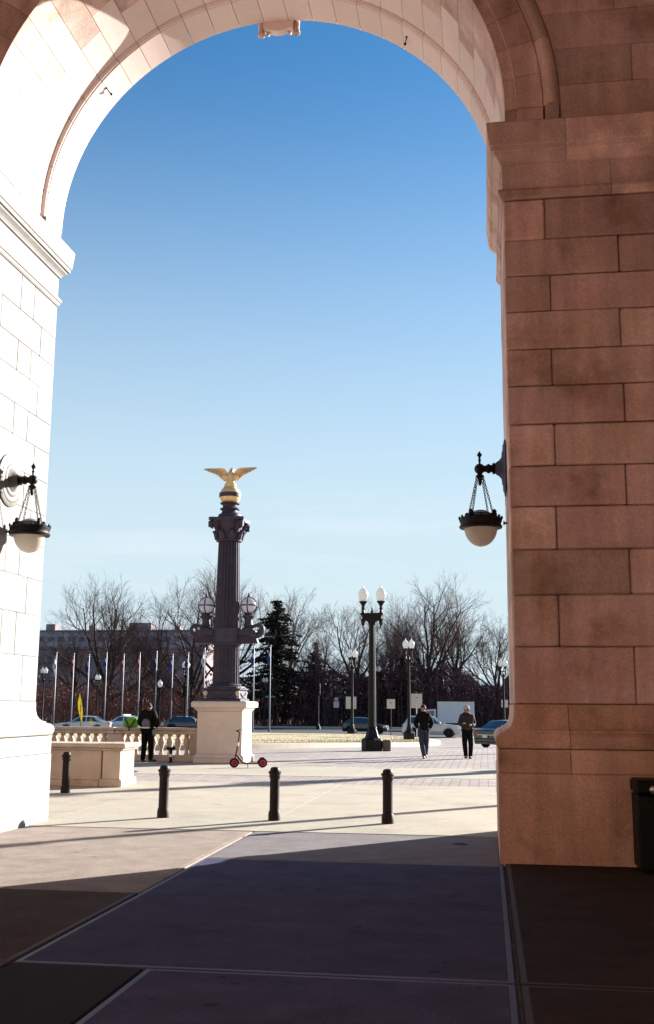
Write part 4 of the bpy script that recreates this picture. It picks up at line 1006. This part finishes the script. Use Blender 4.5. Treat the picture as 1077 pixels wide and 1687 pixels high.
# ------------------------------------------------------------------ signs, signals, flags
def sign(x, y, z, w, hh, label, n=1, pole_off=0):
    r = empty('road_sign', (x, y, z), label, 'sign', R(8), 'road signs seen from behind')
    MB().tube([(0, 0, 0), (0, 0, hh)], .035, 8).build('post', CHROME if n > 1 else IRON, r)
    if n == 1: MB().cbox(-w/2, w/2, -.06, -.04, hh-w*1.15, hh, .02).build('plate', SIGNB, r)
    else:
        for s in (-1, 1): MB().cbox(s*w/4-w/4+.02, s*w/4+w/4-.02, -.06, -.04, hh-1.0, hh, .02).build('plate', SIGNB, r)
    MB().box(-.05, .05, -.075, -.06, hh-.3, hh-.24).build('bracket', IRON, r)
sign(-10.95, 88.3, -.74, .85, 3.15, 'square sign back fixed behind the lamp at the hatchback')
sign(-7.25, 83.2, gz(83)+.2, .62, 2.75, 'small square sign back between the two middle street lamps')
sign(-4.85, 76.3, gz(76)+.2, .80, 3.1, 'paired tall sign plates behind the man in black jacket', 2)
sign(-16.4, 119, -.62, .60, 2.75, 'narrow pale sign by the far fence beside a globe lamp')
sign(1.45, 91.5, -.74, .55, 3.0, 'small sign hanging by the brown pier edge')
def signal(x, y, hh, label, dx=0):
    r = empty('traffic_signal', (x, y, -.74), label, 'traffic signal')
    MB().lathe([(.25, 0), (.22, .3), (.10, .5), (.07, .7), (.06, hh)], 10).build('pole', IRON, r)
    hd = MB().cbox(dx-.19, dx+.19, -.15, .15, hh-.95, hh+.25, .04).build('signal_head', IRON, r)
    for k in range(3):
        MB().lathe([(.15, -.15), (.16, -.34), (.145, -.34), (.12, -.16)], 12, (dx, 0, hh-.72+.37*k), 'Y').build('visor', IRON, hd)
    MB().box(dx*.2-.02, dx, -.03, .03, hh-.4, hh-.34).build('bracket', IRON, r)
signal(-17.1, 110.7, 4.4, 'traffic signal on a dark post by the far fence')
signal(-28.2, 101.2, 4.2, 'traffic signal beside the lamp near the column pedestal', -.35)
def green_sign(x, y, z, label):
    o = MB().cbox(-.55, .55, -.02, .02, -.10, .10, .01).build('street_name_sign', mat('sign_green', (.05, .22, .17), .5)); tag(o, label, 'sign'); o.location = (x, y, z)
green_sign(-12.9, 124.2, 3.2, 'green street name plate on the far twin globe lamp')
green_sign(-23.9, 119.4, 2.6, 'green street name plate in front of the conifer')
def feather_flag():
    YEL = mat('flag_yellow', (0.85, 0.72, 0.05), 0.8, trans=0.35)
    r = empty('feather_flag', (-33.6, 87.6, -.74), 'tall yellow feather flag leaning beyond the balustrade', 'flag', R(-10))
    pole = [(0, 0, 0), (-.04, 0, 1.2), (-.12, 0, 2.3), (-.26, 0, 3.25)]
    MB().tube(pole, .02, 6).build('pole', IRON, r)
    L_ = [(.01, .55), (-.12, 1.3), (-.34, 2.0), (-.40, 2.55), (-.27, 3.24)]; R_ = [(.05, .55), (.08, 1.2), (.10, 1.75), (.02, 2.35), (-.25, 3.26)]
    V = []
    for (a, z1), (b, z2) in zip(L_, R_):
        for k in range(5): t = k/4; V.append((lerp(a, b, t), .03*math.sin(t*6+z1*2), lerp(z1, z2, t)))
    f = MB().add(V, [(i*5+j, i*5+j+1, (i+1)*5+j+1, (i+1)*5+j) for i in range(4) for j in range(4)]).build('cloth', YEL, r, ang=60)
    f.modifiers.new('thick', 'SOLIDIFY').thickness = .006
    MB().box(-.16, -.02, -.045, -.035, 1.75, 2.35).build('print', mat('flag_print', (.35, .33, .10), .8), f)
feather_flag()
POLE = mat('pole_aluminium', (0.16, 0.165, 0.20), 0.4, 0.3)
def flagpole(x, zt, cols, k):
    descr = ['nearest the sunlit pier', 'second from the sunlit pier', 'third from the sunlit pier', 'fourth from the sunlit pier', 'fifth from the sunlit pier', 'sixth from the sunlit pier', 'rising over the man with backpack', 'third to the left of the column shaft', 'second to the left of the column shaft by the signal', 'seen between column and left arm lamp', 'close right of the column', 'in front of the dark conifer'][k]
    r = empty('flagpole', (x, 100, -.74), 'silver flagpole with limp flag, '+descr, 'flagpole', 0, 'flagpoles along the far kerb')
    h = zt+.74
    MB().lathe([(.14, 0), (.14, .12), (.075, .16), (.07, 1.5), (.04, h-.12), (.03, h-.1), (.07, h-.04), (.05, h+.03), (.01, h+.06)], 10).build('pole', POLE, r)
    if cols:
        rng = random.Random(k); V = []; n = 12; m = 7
        z0 = h-.25; ln = rng.uniform(1.1, 1.7)
        for i in range(n+1):
            for j in range(m):
                t = j/(m-1); zz = z0-ln*i/n-.45*t*t; V.append((-.06-.34*t*(.25+.75*math.sin(PI*min(1, .15+i/n)))*.8+.02*math.sin(i), .07*math.sin(t*9+i*.4), zz))
        F = [(i*m+j, i*m+j+1, (i+1)*m+j+1, (i+1)*m+j) for i in range(n) for j in range(m-1)]
        fo = MB().add(V, F).build('flag', FLAGM[cols], r, ang=70); fo.modifiers.new('thick', 'SOLIDIFY').thickness = .006
FLAGM = {'b': mat('flag_blue', (.03, .05, .22), .8), 'r': mat('flag_red', (.17, .035, .05), .8), 'w': mat('flag_pale', (.55, .52, .55), .8), 'n': mat('flag_navy', (.015, .02, .09), .8)}
for k, (x, zt, c) in enumerate([(-41.15, 6.56, 'w'), (-39.38, 6.44, 'r'), (-37.84, 6.38, 'n'), (-36.08, 6.56, 'b'), (-34.36, 6.38, 'r'), (-32.77, 6.56, 'r'), (-31.1, 6.67, 'n'), (-29.52, 6.38, 'b'), (-28.0, 6.55, 'n'), (-26.4, 6.96, 'w'), (-21.62, 7.07, 'b'), (-20.05, 7.18, 'b')]): flagpole(x, zt, c, k)

# iron fence before the wood
def fence():
    r = empty('iron_fence', (-12, 124, -.7), 'dark iron railing fence along the wooded park edge', 'fence')
    for z in (.25, 1.75): MB().box(-20, 26, -.02, .02, z, z+.05).build('rail', IRON, r)
    for i in range(24): MB().cbox(-20+i*2-.05, -20+i*2+.05, -.05, .05, 0, 2.0, .01).build('post', IRON, r)
    p = MB()
    for i in range(46*6):
        x = -20+i/6; p.box(x-.012, x+.012, -.012, .012, .1, 1.9)
    o = p.build('pickets', IRON, r, raw=True); o['kind'] = 'stuff'
fence()

# ------------------------------------------------------------------ people
def skin(name, verts, edges, m, parent, sub=1):
    """verts: (x, y, z, rx, ry); a surface grown round the skeleton"""
    me = bpy.data.meshes.new(name); me.from_pydata([v[:3] for v in verts], edges, [])
    o = bpy.data.objects.new(name, me); COL.objects.link(o)
    o.modifiers.new('s', 'SKIN')
    if not me.skin_vertices: me.skin_vertices.new()
    sv = me.skin_vertices[0].data
    for i, v in enumerate(verts): sv[i].radius = (v[3], v[4] if len(v) > 4 else v[3]); sv[i].use_root = (i == 0)
    ss = o.modifiers.new('u', 'SUBSURF'); ss.levels = sub; ss.render_levels = sub
    dg = bpy.context.evaluated_depsgraph_get(); ev = o.evaluated_get(dg); nm = bpy.data.meshes.new_from_object(ev)
    bpy.data.objects.remove(o); bpy.data.meshes.remove(me)
    nm.name = name; nm.materials.clear(); nm.materials.append(m)
    nm.polygons.foreach_set('use_smooth', [True]*len(nm.polygons))
    return link(name, nm, parent)
SKINM = mat('skin_tone', (0.36, 0.17, 0.10), 0.6)
def person(loc, rz, label, P, jacket, trouser, shoe, hair, hairstyle='short', cap=None, group=None):
    """P: joint dict in local space, facing -y (towards the viewer at rz=0)"""
    r = empty('person', loc, label, 'person', rz, group)
    J = {k: Vector(v) for k, v in P.items()}
    V = []; E = []
    def add(p, rx, ry=None, par=None):
        V.append((p[0], p[1], p[2], rx, ry or rx)); i = len(V)-1
        if par is not None: E.append((par, i))
        return i
    pel = add(J['pelvis'], .13, .10); wst = add(J['waist'], .12, .09, pel); ch = add(J['chest'], .145, .10, wst); nb = add(J['neck'], .055, .055, ch)
    hd = J['head']; f = Vector((math.sin(P.get('look', (0,))[0] if False else 0), 0, 0))
    jw = add(hd+Vector((0, -.005, -.07)), .058, .062, nb); hc = add(hd+Vector((0, .0, .02)), .074, .088, jw); ht = add(hd+Vector((0, .01, .085)), .055, .065, hc)
    add(hd+J['face']*.115+Vector((0, 0, -.01)), .014, .012, hc)          # nose
    for s, S_ in ((1, 'R'), (-1, 'L')):
        sh = add(J['sh'+S_], .055, .055, ch); el = add(J['el'+S_], .042, .042, sh); wr = add(J['wr'+S_], .028, .028, el); hn = add(J['hn'+S_], .034, .024, wr)
        d = (J['hn'+S_]-J['wr'+S_]).normalized(); side = d.cross(Vector((0, 1, 0)))
        side = side.normalized() if side.length > .1 else Vector((1, 0, 0)); crl = Vector((0, -1, 0)) if d.z < -.5 else Vector((0, 0, -1))
        for q in range(4):
            k = add(J['hn'+S_]+d*.035+side*(q-1.5)*.019, .0095, .0095, hn); k2 = add(J['hn'+S_]+d*(.068+.006*(1.5-abs(q-1.5)))+side*(q-1.5)*.020+crl*.012, .0085, .0085, k); add(J['hn'+S_]+d*.088+side*(q-1.5)*.019+crl*.032, .008, .008, k2)
        t1 = add(J['wr'+S_]+d*.02+side*s*.035+crl*.012, .010, .010, hn); add(J['wr'+S_]+d*.055+side*s*.048+crl*.028, .009, .009, t1)
        hp = add(J['hip'+S_], .085, .085, pel); kn = add(J['kn'+S_], .058, .058, hp); an = add(J['an'+S_], .038, .042, kn); add(J['to'+S_]+Vector((0, 0, .01)), .03, .022, an)
    skin('body', V, E, SKINM, r, 1)
    # clothing
    V = []; E = []
    hem = J.get('hem', J['pelvis']+Vector((0, 0, -.06)))
    a = add(hem, .225, .165); b = add(J['waist'], .215, .16, a); c = add(J['chest'], .235, .165, b); d = add(J['neck']+Vector((0, 0, -.035)), .11, .10, c)
    add(J['neck']+Vector((0, .005, .045)), .085, .085, d)
    for S_ in 'RL':
        sh = add(J['sh'+S_], .105, .105, c); el = add(J['el'+S_], .088, .088, sh); add(J['wr'+S_]+(J['el'+S_]-J['wr'+S_])*-.12, .062, .062, el)
    skin('jacket', V, E, jacket, r, 2)
    V = []; E = []
    a = add(J['pelvis']+Vector((0, 0, .03)), .16, .12)
    for S_ in 'RL':
        hp = add(J['hip'+S_], .115, .115, a); m1 = add(J['hip'+S_].lerp(J['kn'+S_], .5), .104, .106, hp); kn = add(J['kn'+S_], .088, .09, m1); c1 = add(J['kn'+S_].lerp(J['an'+S_], .45), .082, .084, kn); a3 = add(J['an'+S_]+Vector((0, 0, .02)), .07, .074, c1); add(J['an'+S_]+Vector((0, 0, -.05)), .066, .07, a3)
    skin('trousers', V, E, trouser, r, 2)
    for S_ in 'RL':
        V = []; E = []
        a = add(J['an'+S_]+Vector((0, 0, -.015)), .05, .05); h = J['an'+S_]*1.0; h.z = J['to'+S_].z
        b = add(h+(h-J['to'+S_])*.25+Vector((0, 0, .012)), .042, .04, a); c = add(h.lerp(J['to'+S_], .55)+Vector((0, 0, .015)), .048, .036, a); add(J['to'+S_]*1.0+Vector((0, 0, .0)), .045, .026, c)
        skin('shoe', V, E, shoe, r, 1)
    # hair, eyes, mouth, ears
    fw = J['face'].normalized(); sd = fw.cross(Vector((0, 0, 1)))
    hm = MB(); R3 = Matrix((sd, -fw, Vector((0, 0, 1)))).transposed()
    nrg = random.Random(len(label)); n = 16
    VV = []; FF = []
    lim = 10 if hairstyle == 'short' else 12
    for j in range(lim):
        ph = PI*j/15
        for i in range(n):
            t = 2*PI*i/n; x, y, z = math.sin(ph)*math.cos(t), math.sin(ph)*math.sin(t), math.cos(ph)
            front = -y
            low = .25 if front > .35 else (-.55 if hairstyle == 'short' else -1.3)
            z = max(z, low); k = 1+.05*nrg.uniform(-1, 1)
            VV.append(R3 @ Vector((x*.092*k, y*.108*k+.008, z*.115*k+.012))+hd)
    FF = [(j*n+i, j*n+(i+1) % n, (j+1)*n+(i+1) % n, (j+1)*n+i) for j in range(lim-1) for i in range(n)]
    hm.add(VV, FF).build('hair', hair, r, ang=60)
    for s in (-1, 1):
        MB().sphere(hd+fw*.088+sd*s*.032+Vector((0, 0, .015)), .012, 8, 6).build('eye', IRON, r)
        MB().sphere(hd+sd*s*.082+Vector((0, 0, .0)), .026, 8, 6, sx=.5).build('ear', SKINM, r)
    MB().tube([hd+fw*.086+sd*.025+Vector((0, 0, -.055)), hd+fw*.094+Vector((0, 0, -.055)), hd+fw*.086-sd*.025+Vector((0, 0, -.055))], .007, 6).build('mouth', mat('lips', (.25, .08, .07), .6), r)
    if cap:
        MB().lathe([(.102, .03), (.106, .06), (.098, .10), (.07, .135), (.02, .15)], 18, tuple(hd)).build('cap', cap, r)
    return r
JB = mat('black_jacket', (0.0045, 0.004, 0.004), 0.8, spec=.12, bump=.3, bscale=25); JE = mat('jeans', (0.028, 0.031, 0.055), 0.9, var=.25, scale=7, bump=.2)
JP = mat('mauve_parka', (0.020, 0.013, 0.016), 0.85, var=.25, scale=8, bump=.4, bscale=14); TB = mat('black_trousers', (0.004, 0.004, 0.005), 0.85, spec=.1)
JD = mat('dark_uniform', (0.008, 0.006, 0.004), 0.8, spec=.12, var=.3, scale=6, bump=.3, bscale=20); SHO = mat('dark_shoe', (0.015, 0.013, 0.012), 0.6); SHW = mat('pale_shoe', (0.25, 0.23, 0.22), 0.7)
HB = mat('dark_hair', (0.018, 0.012, 0.010), 0.8); HG = mat('grey_wool', (0.40, 0.37, 0.38), 0.95, bump=.4, bscale=60)
# man walking towards us, hands in his pockets, head turned to his right
person((-2.07, 36.15, 0), R(6), 'man in black jacket and jeans walking with hands in pockets', dict(
    pelvis=(.02, 0, .93), waist=(.01, .0, 1.10), chest=(0, -.02, 1.33), neck=(0, -.01, 1.50), head=(-.015, -.03, 1.62), face=(-.55, -.83, 0),
    shR=(-.175, .0, 1.40), elR=(-.275, .06, 1.13), wrR=(-.19, -.05, .99), hnR=(-.12, -.06, .96), shL=(.175, .0, 1.40), elL=(.275, .06, 1.13), wrL=(.19, -.05, .99), hnL=(.12, -.06, .96),
    hipR=(-.085, 0, .90), knR=(-.075, -.12, .50), anR=(.0, -.14, .09), toR=(-.02, -.32, .03), hipL=(.085, 0, .90), knL=(.085, .02, .49), anL=(.075, .30, .13), toL=(.085, .16, .04), hem=(0, 0, .86)),
    JB, JE, SHO, HB, group='people walking on the plaza')
# second walker in a parka, arms bent, looking to one side
person((-.66, 36.55, 0), R(14), 'person in mauve grey parka and pale wool cap, dark trousers, hands held in front', dict(
    pelvis=(0, 0, .91), waist=(0, .0, 1.08), chest=(0, .0, 1.31), neck=(-.01, -.01, 1.475), head=(-.02, -.035, 1.59), face=(-.6, -.8, -.05),
    shR=(-.175, .0, 1.37), elR=(-.245, -.02, 1.11), wrR=(-.19, -.22, 1.13), hnR=(-.17, -.30, 1.15), shL=(.175, .0, 1.37), elL=(.24, .05, 1.10), wrL=(.13, -.16, 1.08), hnL=(.07, -.22, 1.09),
    hipR=(-.085, 0, .88), knR=(-.10, -.05, .48), anR=(-.04, .06, .09), toR=(-.07, -.10, .03), hipL=(.085, 0, .88), knL=(.10, -.08, .48), anL=(.09, -.03, .08), toL=(.06, -.20, .03), hem=(0, 0, .80)),
    JP, TB, SHO, HB, 'long', HG, group='people walking on the plaza')
# man seen from behind at the balustrade, looking down at papers
p3 = person((-10.02, 31.55, .006), R(170), 'man in dark uniform with his back to us at the balustrade', dict(
    pelvis=(0, 0, .95), waist=(0, .0, 1.12), chest=(0, -.02, 1.35), neck=(0, -.05, 1.51), head=(.02, -.10, 1.60), face=(.1, -.95, -.35),
    shR=(-.19, -.02, 1.42), elR=(-.29, .0, 1.15), wrR=(-.20, -.20, 1.04), hnR=(-.17, -.27, 1.02), shL=(.19, -.02, 1.42), elL=(.28, .02, 1.15), wrL=(.26, -.18, 1.04), hnL=(.25, -.25, 1.02),
    hipR=(-.09, 0, .92), knR=(-.115, -.02, .50), anR=(-.15, .03, .09), toR=(-.24, -.16, .03), hipL=(.09, 0, .92), knL=(.10, -.02, .50), anL=(.11, .03, .09), toL=(.13, -.15, .03), hem=(0, 0, .90)),
    JD, TB, SHO, HB)
PACK = mat('blue_grey_pack', (0.13, 0.12, 0.19), 0.85, var=.2, scale=9); PAPER = mat('paper', (0.75, 0.66, 0.48), 0.8)
bp = empty('backpack', (-10.03, 31.40, 1.0), 'small blue grey pack on the back of the man at the balustrade', 'backpack', R(-10))
mm_ = MB()
V_ = []
for h, a, b_ in [(.02, .10, .04), (.04, .125, .055), (.14, .13, .06), (.22, .10, .05), (.27, .05, .02)]:
    for i in range(14): t = 2*PI*i/14; V_.append((a*math.copysign(abs(math.cos(t))**.6, math.cos(t)), b_*math.copysign(abs(math.sin(t))**.6, math.sin(t)), h))
mm_.add(V_, [(j*14+i, j*14+(i+1) % 14, (j+1)*14+(i+1) % 14, (j+1)*14+i) for j in range(4) for i in range(14)]+[tuple(range(14))[::-1], tuple(56+i for i in range(14))]).build('bag', PACK, bp, ang=60)
MB().cbox(-.135, .135, -.065, .05, -.01, .03, .01).build('strap', PAPER, bp)
po = MB().cbox(-.13, .13, -.09, .09, 0, .012, .003).build('paper_sheets', PAPER); tag(po, 'pale papers on the rail beside the man in dark uniform', 'papers'); po.location = (-9.72, 32.08, 1.004); po.rotation_euler.z = .4

# ------------------------------------------------------------------ trees and the far building
def grow(seed, h, tr, fork, lean, nl, spread, upr, twl=1.0, dens=1.0, levels=4):
    rng = random.Random(seed); trunk = MB(); crown = MB()
    def branch(mb, p, d, L_, r0, r1, seg, sides, wob, trop):
        pts = [p.copy()]; dirs = [d.copy()]; cur = p.copy(); dd = d.copy()
        for i in range(seg):
            dd = (dd+Vector((rng.gauss(0, wob), rng.gauss(0, wob), rng.gauss(0, wob)+trop))).normalized()
            cur = cur+dd*(L_/seg); pts.append(cur.copy()); dirs.append(dd.copy())
        mb.tube(pts, [lerp(r0, r1, i/seg) for i in range(seg+1)], sides, caps=False)
        return pts, dirs
    def kids(pts, dirs, L_, r0, lev):
        if lev > levels: return
        n = int({1: nl, 2: 9, 3: 7, 4: 6}[lev]*(dens if lev > 1 else 1)+.5)
        for q in range(n):
            t = (lerp(.30 if lev > 1 else 0.0, 1.0, (q+rng.random())/n)) if lev > 1 else rng.uniform(.45, 1)
            k = min(len(pts)-2, int(t*(len(pts)-1))); fr = t*(len(pts)-1)-k
            p = pts[k].lerp(pts[k+1], fr); d = dirs[k]
            az = rng.uniform(0, 2*PI); perp = d.orthogonal().normalized(); perp.rotate(Quaternion(d, az))
            ang = R(rng.uniform(26, 52)); nd = (d*math.cos(ang)+perp*math.sin(ang)).normalized()
            ll = L_*{2: .62, 3: .60, 4: .62}.get(lev, 1)*rng.uniform(.7, 1.15)*(1.15-.5*t)*twl
            rr = max(.010, r0*{2: .42, 3: .45, 4: .5}.get(lev, 1)*(1.1-.5*t))
            seg = {2: 5, 3: 4, 4: 3}[lev]; sd = {2: 4, 3: 3, 4: 3}[lev]
            P, D = branch(crown, p, nd, ll, rr, rr*.3, seg, sd, .11, .09 if lev < 4 else .07)
            kids(P, D, ll, rr, lev+1)
    P, D = branch(trunk, Vector((0, 0, -.2)), Vector((lean, 0, 1)).normalized(), fork+.2, tr, tr*.72, 5, 12, .03, .02)
    # root flare
    trunk.lathe([(tr*1.5, -.25), (tr*1.2, .15), (tr*1.0, .6)], 12)
    lead = h-fork
    for q in range(nl):
        az = 2*PI*q/nl+rng.uniform(-.35, .35); el = R(rng.uniform(*upr))
        d = Vector((math.cos(az)*math.cos(el), math.sin(az)*math.cos(el), math.sin(el)))
        k = rng.choice([3, 4, 5, 5]); L_ = lead*rng.uniform(.62, .85)*spread
        r0 = tr*rng.uniform(.38, .5)
        P2, D2 = branch(trunk, P[min(k, 5)], d, L_, r0, r0*.25, 7, 6, .11, .07)
        kids(P2, D2, L_, r0*.8, 2)
    d = Vector((lean*.5, 0, 1)).normalized()
    P2, D2 = branch(trunk, P[5], d, lead*.82, tr*.6, tr*.1, 8, 7, .08, .03); kids(P2, D2, lead*.82, tr*.45, 2)
    return trunk, crown
def bare_tree(x, y, h, tr, fork, label, seed, nl=7, spread=1.0, upr=(28, 68), tm=TWIG, lean=0.0, dens=1.0, twl=1.0, rz=None):
    r = empty('bare_tree', (x, y, -.74), label, 'tree', (seed*1.7) % 6 if rz is None else rz, 'bare winter trees along the park')
    t, c = grow(seed, h, tr, fork, lean, nl, spread, upr, twl, dens)
    t.build('trunk', BARK, r, raw=False, ang=60); c.build('crown', tm, r, raw=True)
    return r
bare_tree(-47.0, 131, 17.2, .55, 4.5, 'large bare tree with thick trunk behind the left flagpoles', 11, 9, 1.0, (30, 72))
bare_tree(-43.2, 133, 13.6, .33, 4.0, 'slender bare tree close right of the thick trunked one', 12, 6, .9, (45, 75))
bare_tree(-36.3, 132, 16.8, .45, 3.6, 'bare tree with arching limbs left of the column', 24, 8, 1.15, (22, 62), lean=.03)
bare_tree(-32.6, 134, 19.2, .50, 5.0, 'tall bare tree rising behind the column shaft', 15, 8, 1.0, (35, 70))
bare_tree(-39.5, 128, 9.0, .22, 3.0, 'small bare tree between the flagpoles', 17, 6, .9, (35, 70))
bare_tree(-26.0, 139, 17.5, .35, 6.0, 'thin bare tree showing above the conifer top', 19, 7, .9, (45, 75))
bare_tree(-20.5, 136, 11.0, .3, 4, 'low bare tree between conifer and bushy wood', 29, 7, 1.0, (30, 65), TWIG2)
bare_tree(-15.6, 131, 14.2, .42, 4.5, 'spreading bare tree left of the tallest street lamp', 21, 9, 1.1, (22, 62))
bare_tree(-7.0, 130, 16.6, .46, 5.5, 'tall forked bare tree above the paired sign plates', 30, 8, 1.0, (32, 70))
bare_tree(-3.0, 134, 15.8, .36, 6.5, 'upright bare tree above the white truck', 35, 8, .9, (38, 72))
bare_tree(1.6, 136, 12.5, .36, 4.0, 'bare tree beside the brown pier edge', 38, 8, 1.1, (25, 65))
bare_tree(-11.8, 140, 14.8, .36, 3.2, 'dense purple bare tree behind the tallest street lamp', 41, 11, .85, (48, 78), TWIG2, dens=1.25)
bare_tree(-52.5, 134, 12.0, .3, 4.0, 'bare tree at the edge of the sunlit pier', 44, 7, 1.0, (35, 70))
def conifer(x, y, h, label, seed, wmax):
    rng = random.Random(seed); r = empty('conifer', (x, y, -.74), label, 'tree')
    MB().lathe([(.5, -.2), (.36, .5), (.26, h*.4), (.14, h*.75), (.03, h*.99)], 10).build('trunk', BARK, r)
    lb = MB(); lf = MB()
    z = 1.0
    while z < h*.985:
        t = z/h; w = wmax*(1-t)**.8*rng.uniform(.45, 1.2)*(1.0 if rng.random() < .8 else .35)+.15
        for q in range(rng.randint(4, 6)):
            az = rng.uniform(0, 2*PI); L_ = w*rng.uniform(.55, 1.1)
            d = Vector((math.cos(az), math.sin(az), 0)); n = 6; pts = []
            for i in range(n+1): s = i/n; pts.append(Vector((0, 0, z))+d*L_*s+Vector((0, 0, .12*L_*s-.22*L_*s*s+.12*L_*max(0, s-.7))))
            lb.tube(pts, [.05*(1-.8*i/n) for i in range(n+1)], 4, caps=False)
            for i in range(int(20*L_)+6):
                s = rng.uniform(.12, 1.0); k = min(n-1, int(s*n)); p = pts[k].lerp(pts[k+1], s*n-k)
                side = Vector((-d.y, d.x, 0))*rng.gauss(0, .22*L_*(1.1-s)+.08)
                p = p+side+Vector((0, 0, rng.gauss(-.04, .07)))
                a = Vector((rng.gauss(0, 1), rng.gauss(0, 1), rng.gauss(0, .3))).normalized()*rng.uniform(.16, .40); b = a.cross(Vector((rng.gauss(0, .4), rng.gauss(0, .4), 1))).normalized()*rng.uniform(.07, .15)
                lf.add([p-a, p+b, p+a, p-b], [(0, 1, 2, 3)])
        z += rng.uniform(.18, .34)
    cr = lf.build('crown', CONIF, r, raw=True); lb.build('bough', BARK, r, raw=True)
conifer(-25.3, 130, 15.4, 'dark layered conifer right of the column', 7, 8.6)
conifer(-21.6, 137, 10.5, 'smaller dark conifer tucked beside the larger one', 9, 3.4)
conifer(-12.6, 128.5, 7.0, 'broad dark evergreen behind the tallest lamp post', 13, 3.6)
conifer(-9.9, 129.5, 8.2, 'dark evergreen left of the forked bare tree', 14, 3.2)

def brush(name, label, ma, ranges, seed, n, size, twigs):
    rng = random.Random(seed); m = MB()
    hum = [(rng.uniform(ranges[0][0], ranges[0][1]), rng.uniform(1.5, 4.5), rng.uniform(.55, 1.0)) for _ in range(40)]
    def top(x):
        v = .35
        for c, w, a in hum: v = max(v, a*math.exp(-((x-c)/w)**2))
        return v
    for _ in range(n):
        x = rng.uniform(*ranges[0]); y = rng.uniform(*ranges[1]); zt = ranges[2][1]*top(x)
        z = -.7+zt*(rng.random()**.8)
        a = Vector((rng.gauss(0, 1), rng.gauss(0, 1), rng.gauss(0, 1))).normalized()*size*rng.uniform(.5, 1.3); b = a.cross(Vector((rng.gauss(0, 1), rng.gauss(0, 1), rng.gauss(0, 1)))).normalized()*size*rng.uniform(.2, .5); p = Vector((x, y, z))
        m.add([p-a, p+b, p+a, p-b], [(0, 1, 2, 3)])
    for _ in range(twigs):
        x = rng.uniform(*ranges[0]); y = rng.uniform(*ranges[1]); L_ = ranges[2][1]*top(x)*rng.uniform(.6, 1.25)
        p = Vector((x, y, -.75)); q = p+Vector((rng.gauss(0, .8), rng.gauss(0, .8), L_)); mid = p.lerp(q, .5)+Vector((rng.gauss(0, .2), rng.gauss(0, .2), 0))
        m.tube([p, mid, q], [rng.uniform(.03, .07), .03, .008], 3, caps=False)
        for k in range(4):
            s = p.lerp(q, rng.uniform(.4, .95)); m.tube([s, s+Vector((rng.gauss(0, .5), rng.gauss(0, .5), rng.uniform(.3, 1.2)))], [.018, .005], 3, caps=False)
    o = m.build(name, ma, raw=True); tag(o, label, 'undergrowth', kind='stuff'); return o
brush('woodland_brush', 'dark purple brown thicket behind the iron fence', BRUSH, ((-23, 16), (127, 142), (0, 7.8)), 2, 52000, .19, 1500)
brush('russet_brush', 'russet brown winter scrub beyond the flagpoles', BRUSHO, ((-66, -24), (124, 150), (0, 5.6)), 3, 20000, .16, 1200)
brush('far_wood', 'distant leafless wood closing the view', TWIG2, ((-150, 60), (190, 215), (0, 9.5)), 4, 16000, .5, 1200)

def far_building():
    FB = mat('far_stone', (0.29, 0.225, 0.235), 0.9, var=.12, scale=.3); FR = mat('far_slate', (0.36, 0.32, 0.35), 0.8, var=.15, scale=.4); FG = mat('far_glass', (0.15, 0.125, 0.14), 0.5)  # distance haze put into the faded base colours
    r = empty('office_building', (-84, 232, -.7), 'long flat roofed grey building far behind the flagpoles', 'building')
    MB().box(-22, 23, 0, 22, 0, 14.4).build('wall', FB, r, smooth=False)
    MB().cbox(-22.4, 23.4, -.5, 22.5, 14.42, 15.0, .1).build('cornice', FB, r, smooth=False)
    rf = MB().prism([(-.2, 15.0), (22.2, 15.0), (20.8, 18.4), (1.2, 18.4)], 'X', -22, 23).build('roof', FR, r, smooth=False)
    MB().cbox(-21.8, 22.8, .9, 21, 18.4, 18.75, .05).build('roof_edge', FB, rf, smooth=False)
    for x, w, h in ((-16, 2.2, 1.6), (-5.5, 1.0, 1.3), (3.8, 5.2, 1.8), (14.5, 1.2, 1.1), (20.5, 1.6, .9)): MB().cbox(x, x+w, 4, 7, 18.76, 18.76+h, .05).build('chimney', FB, rf, smooth=False)
    pane = MB().box(-.55, .55, -.03, .1, -.95, .95).mesh('window', FG, smooth=False); sill = MB().box(-.75, .75, -.2, .0, -1.15, -1.0).mesh('sill', FB, smooth=False)
    for i in range(18):
        for j in range(4):
            w = link('window', pane, r); w.location = (-20.6+i*2.45, 0, 2.2+j*3.2); s = link('sill', sill, w)
        d = MB().box(-.6, .6, .25, .8, 15.4, 17.2).build('dormer', FG, rf, smooth=False); d.location = (-20.6+i*2.45, 0, 0)
far_building()
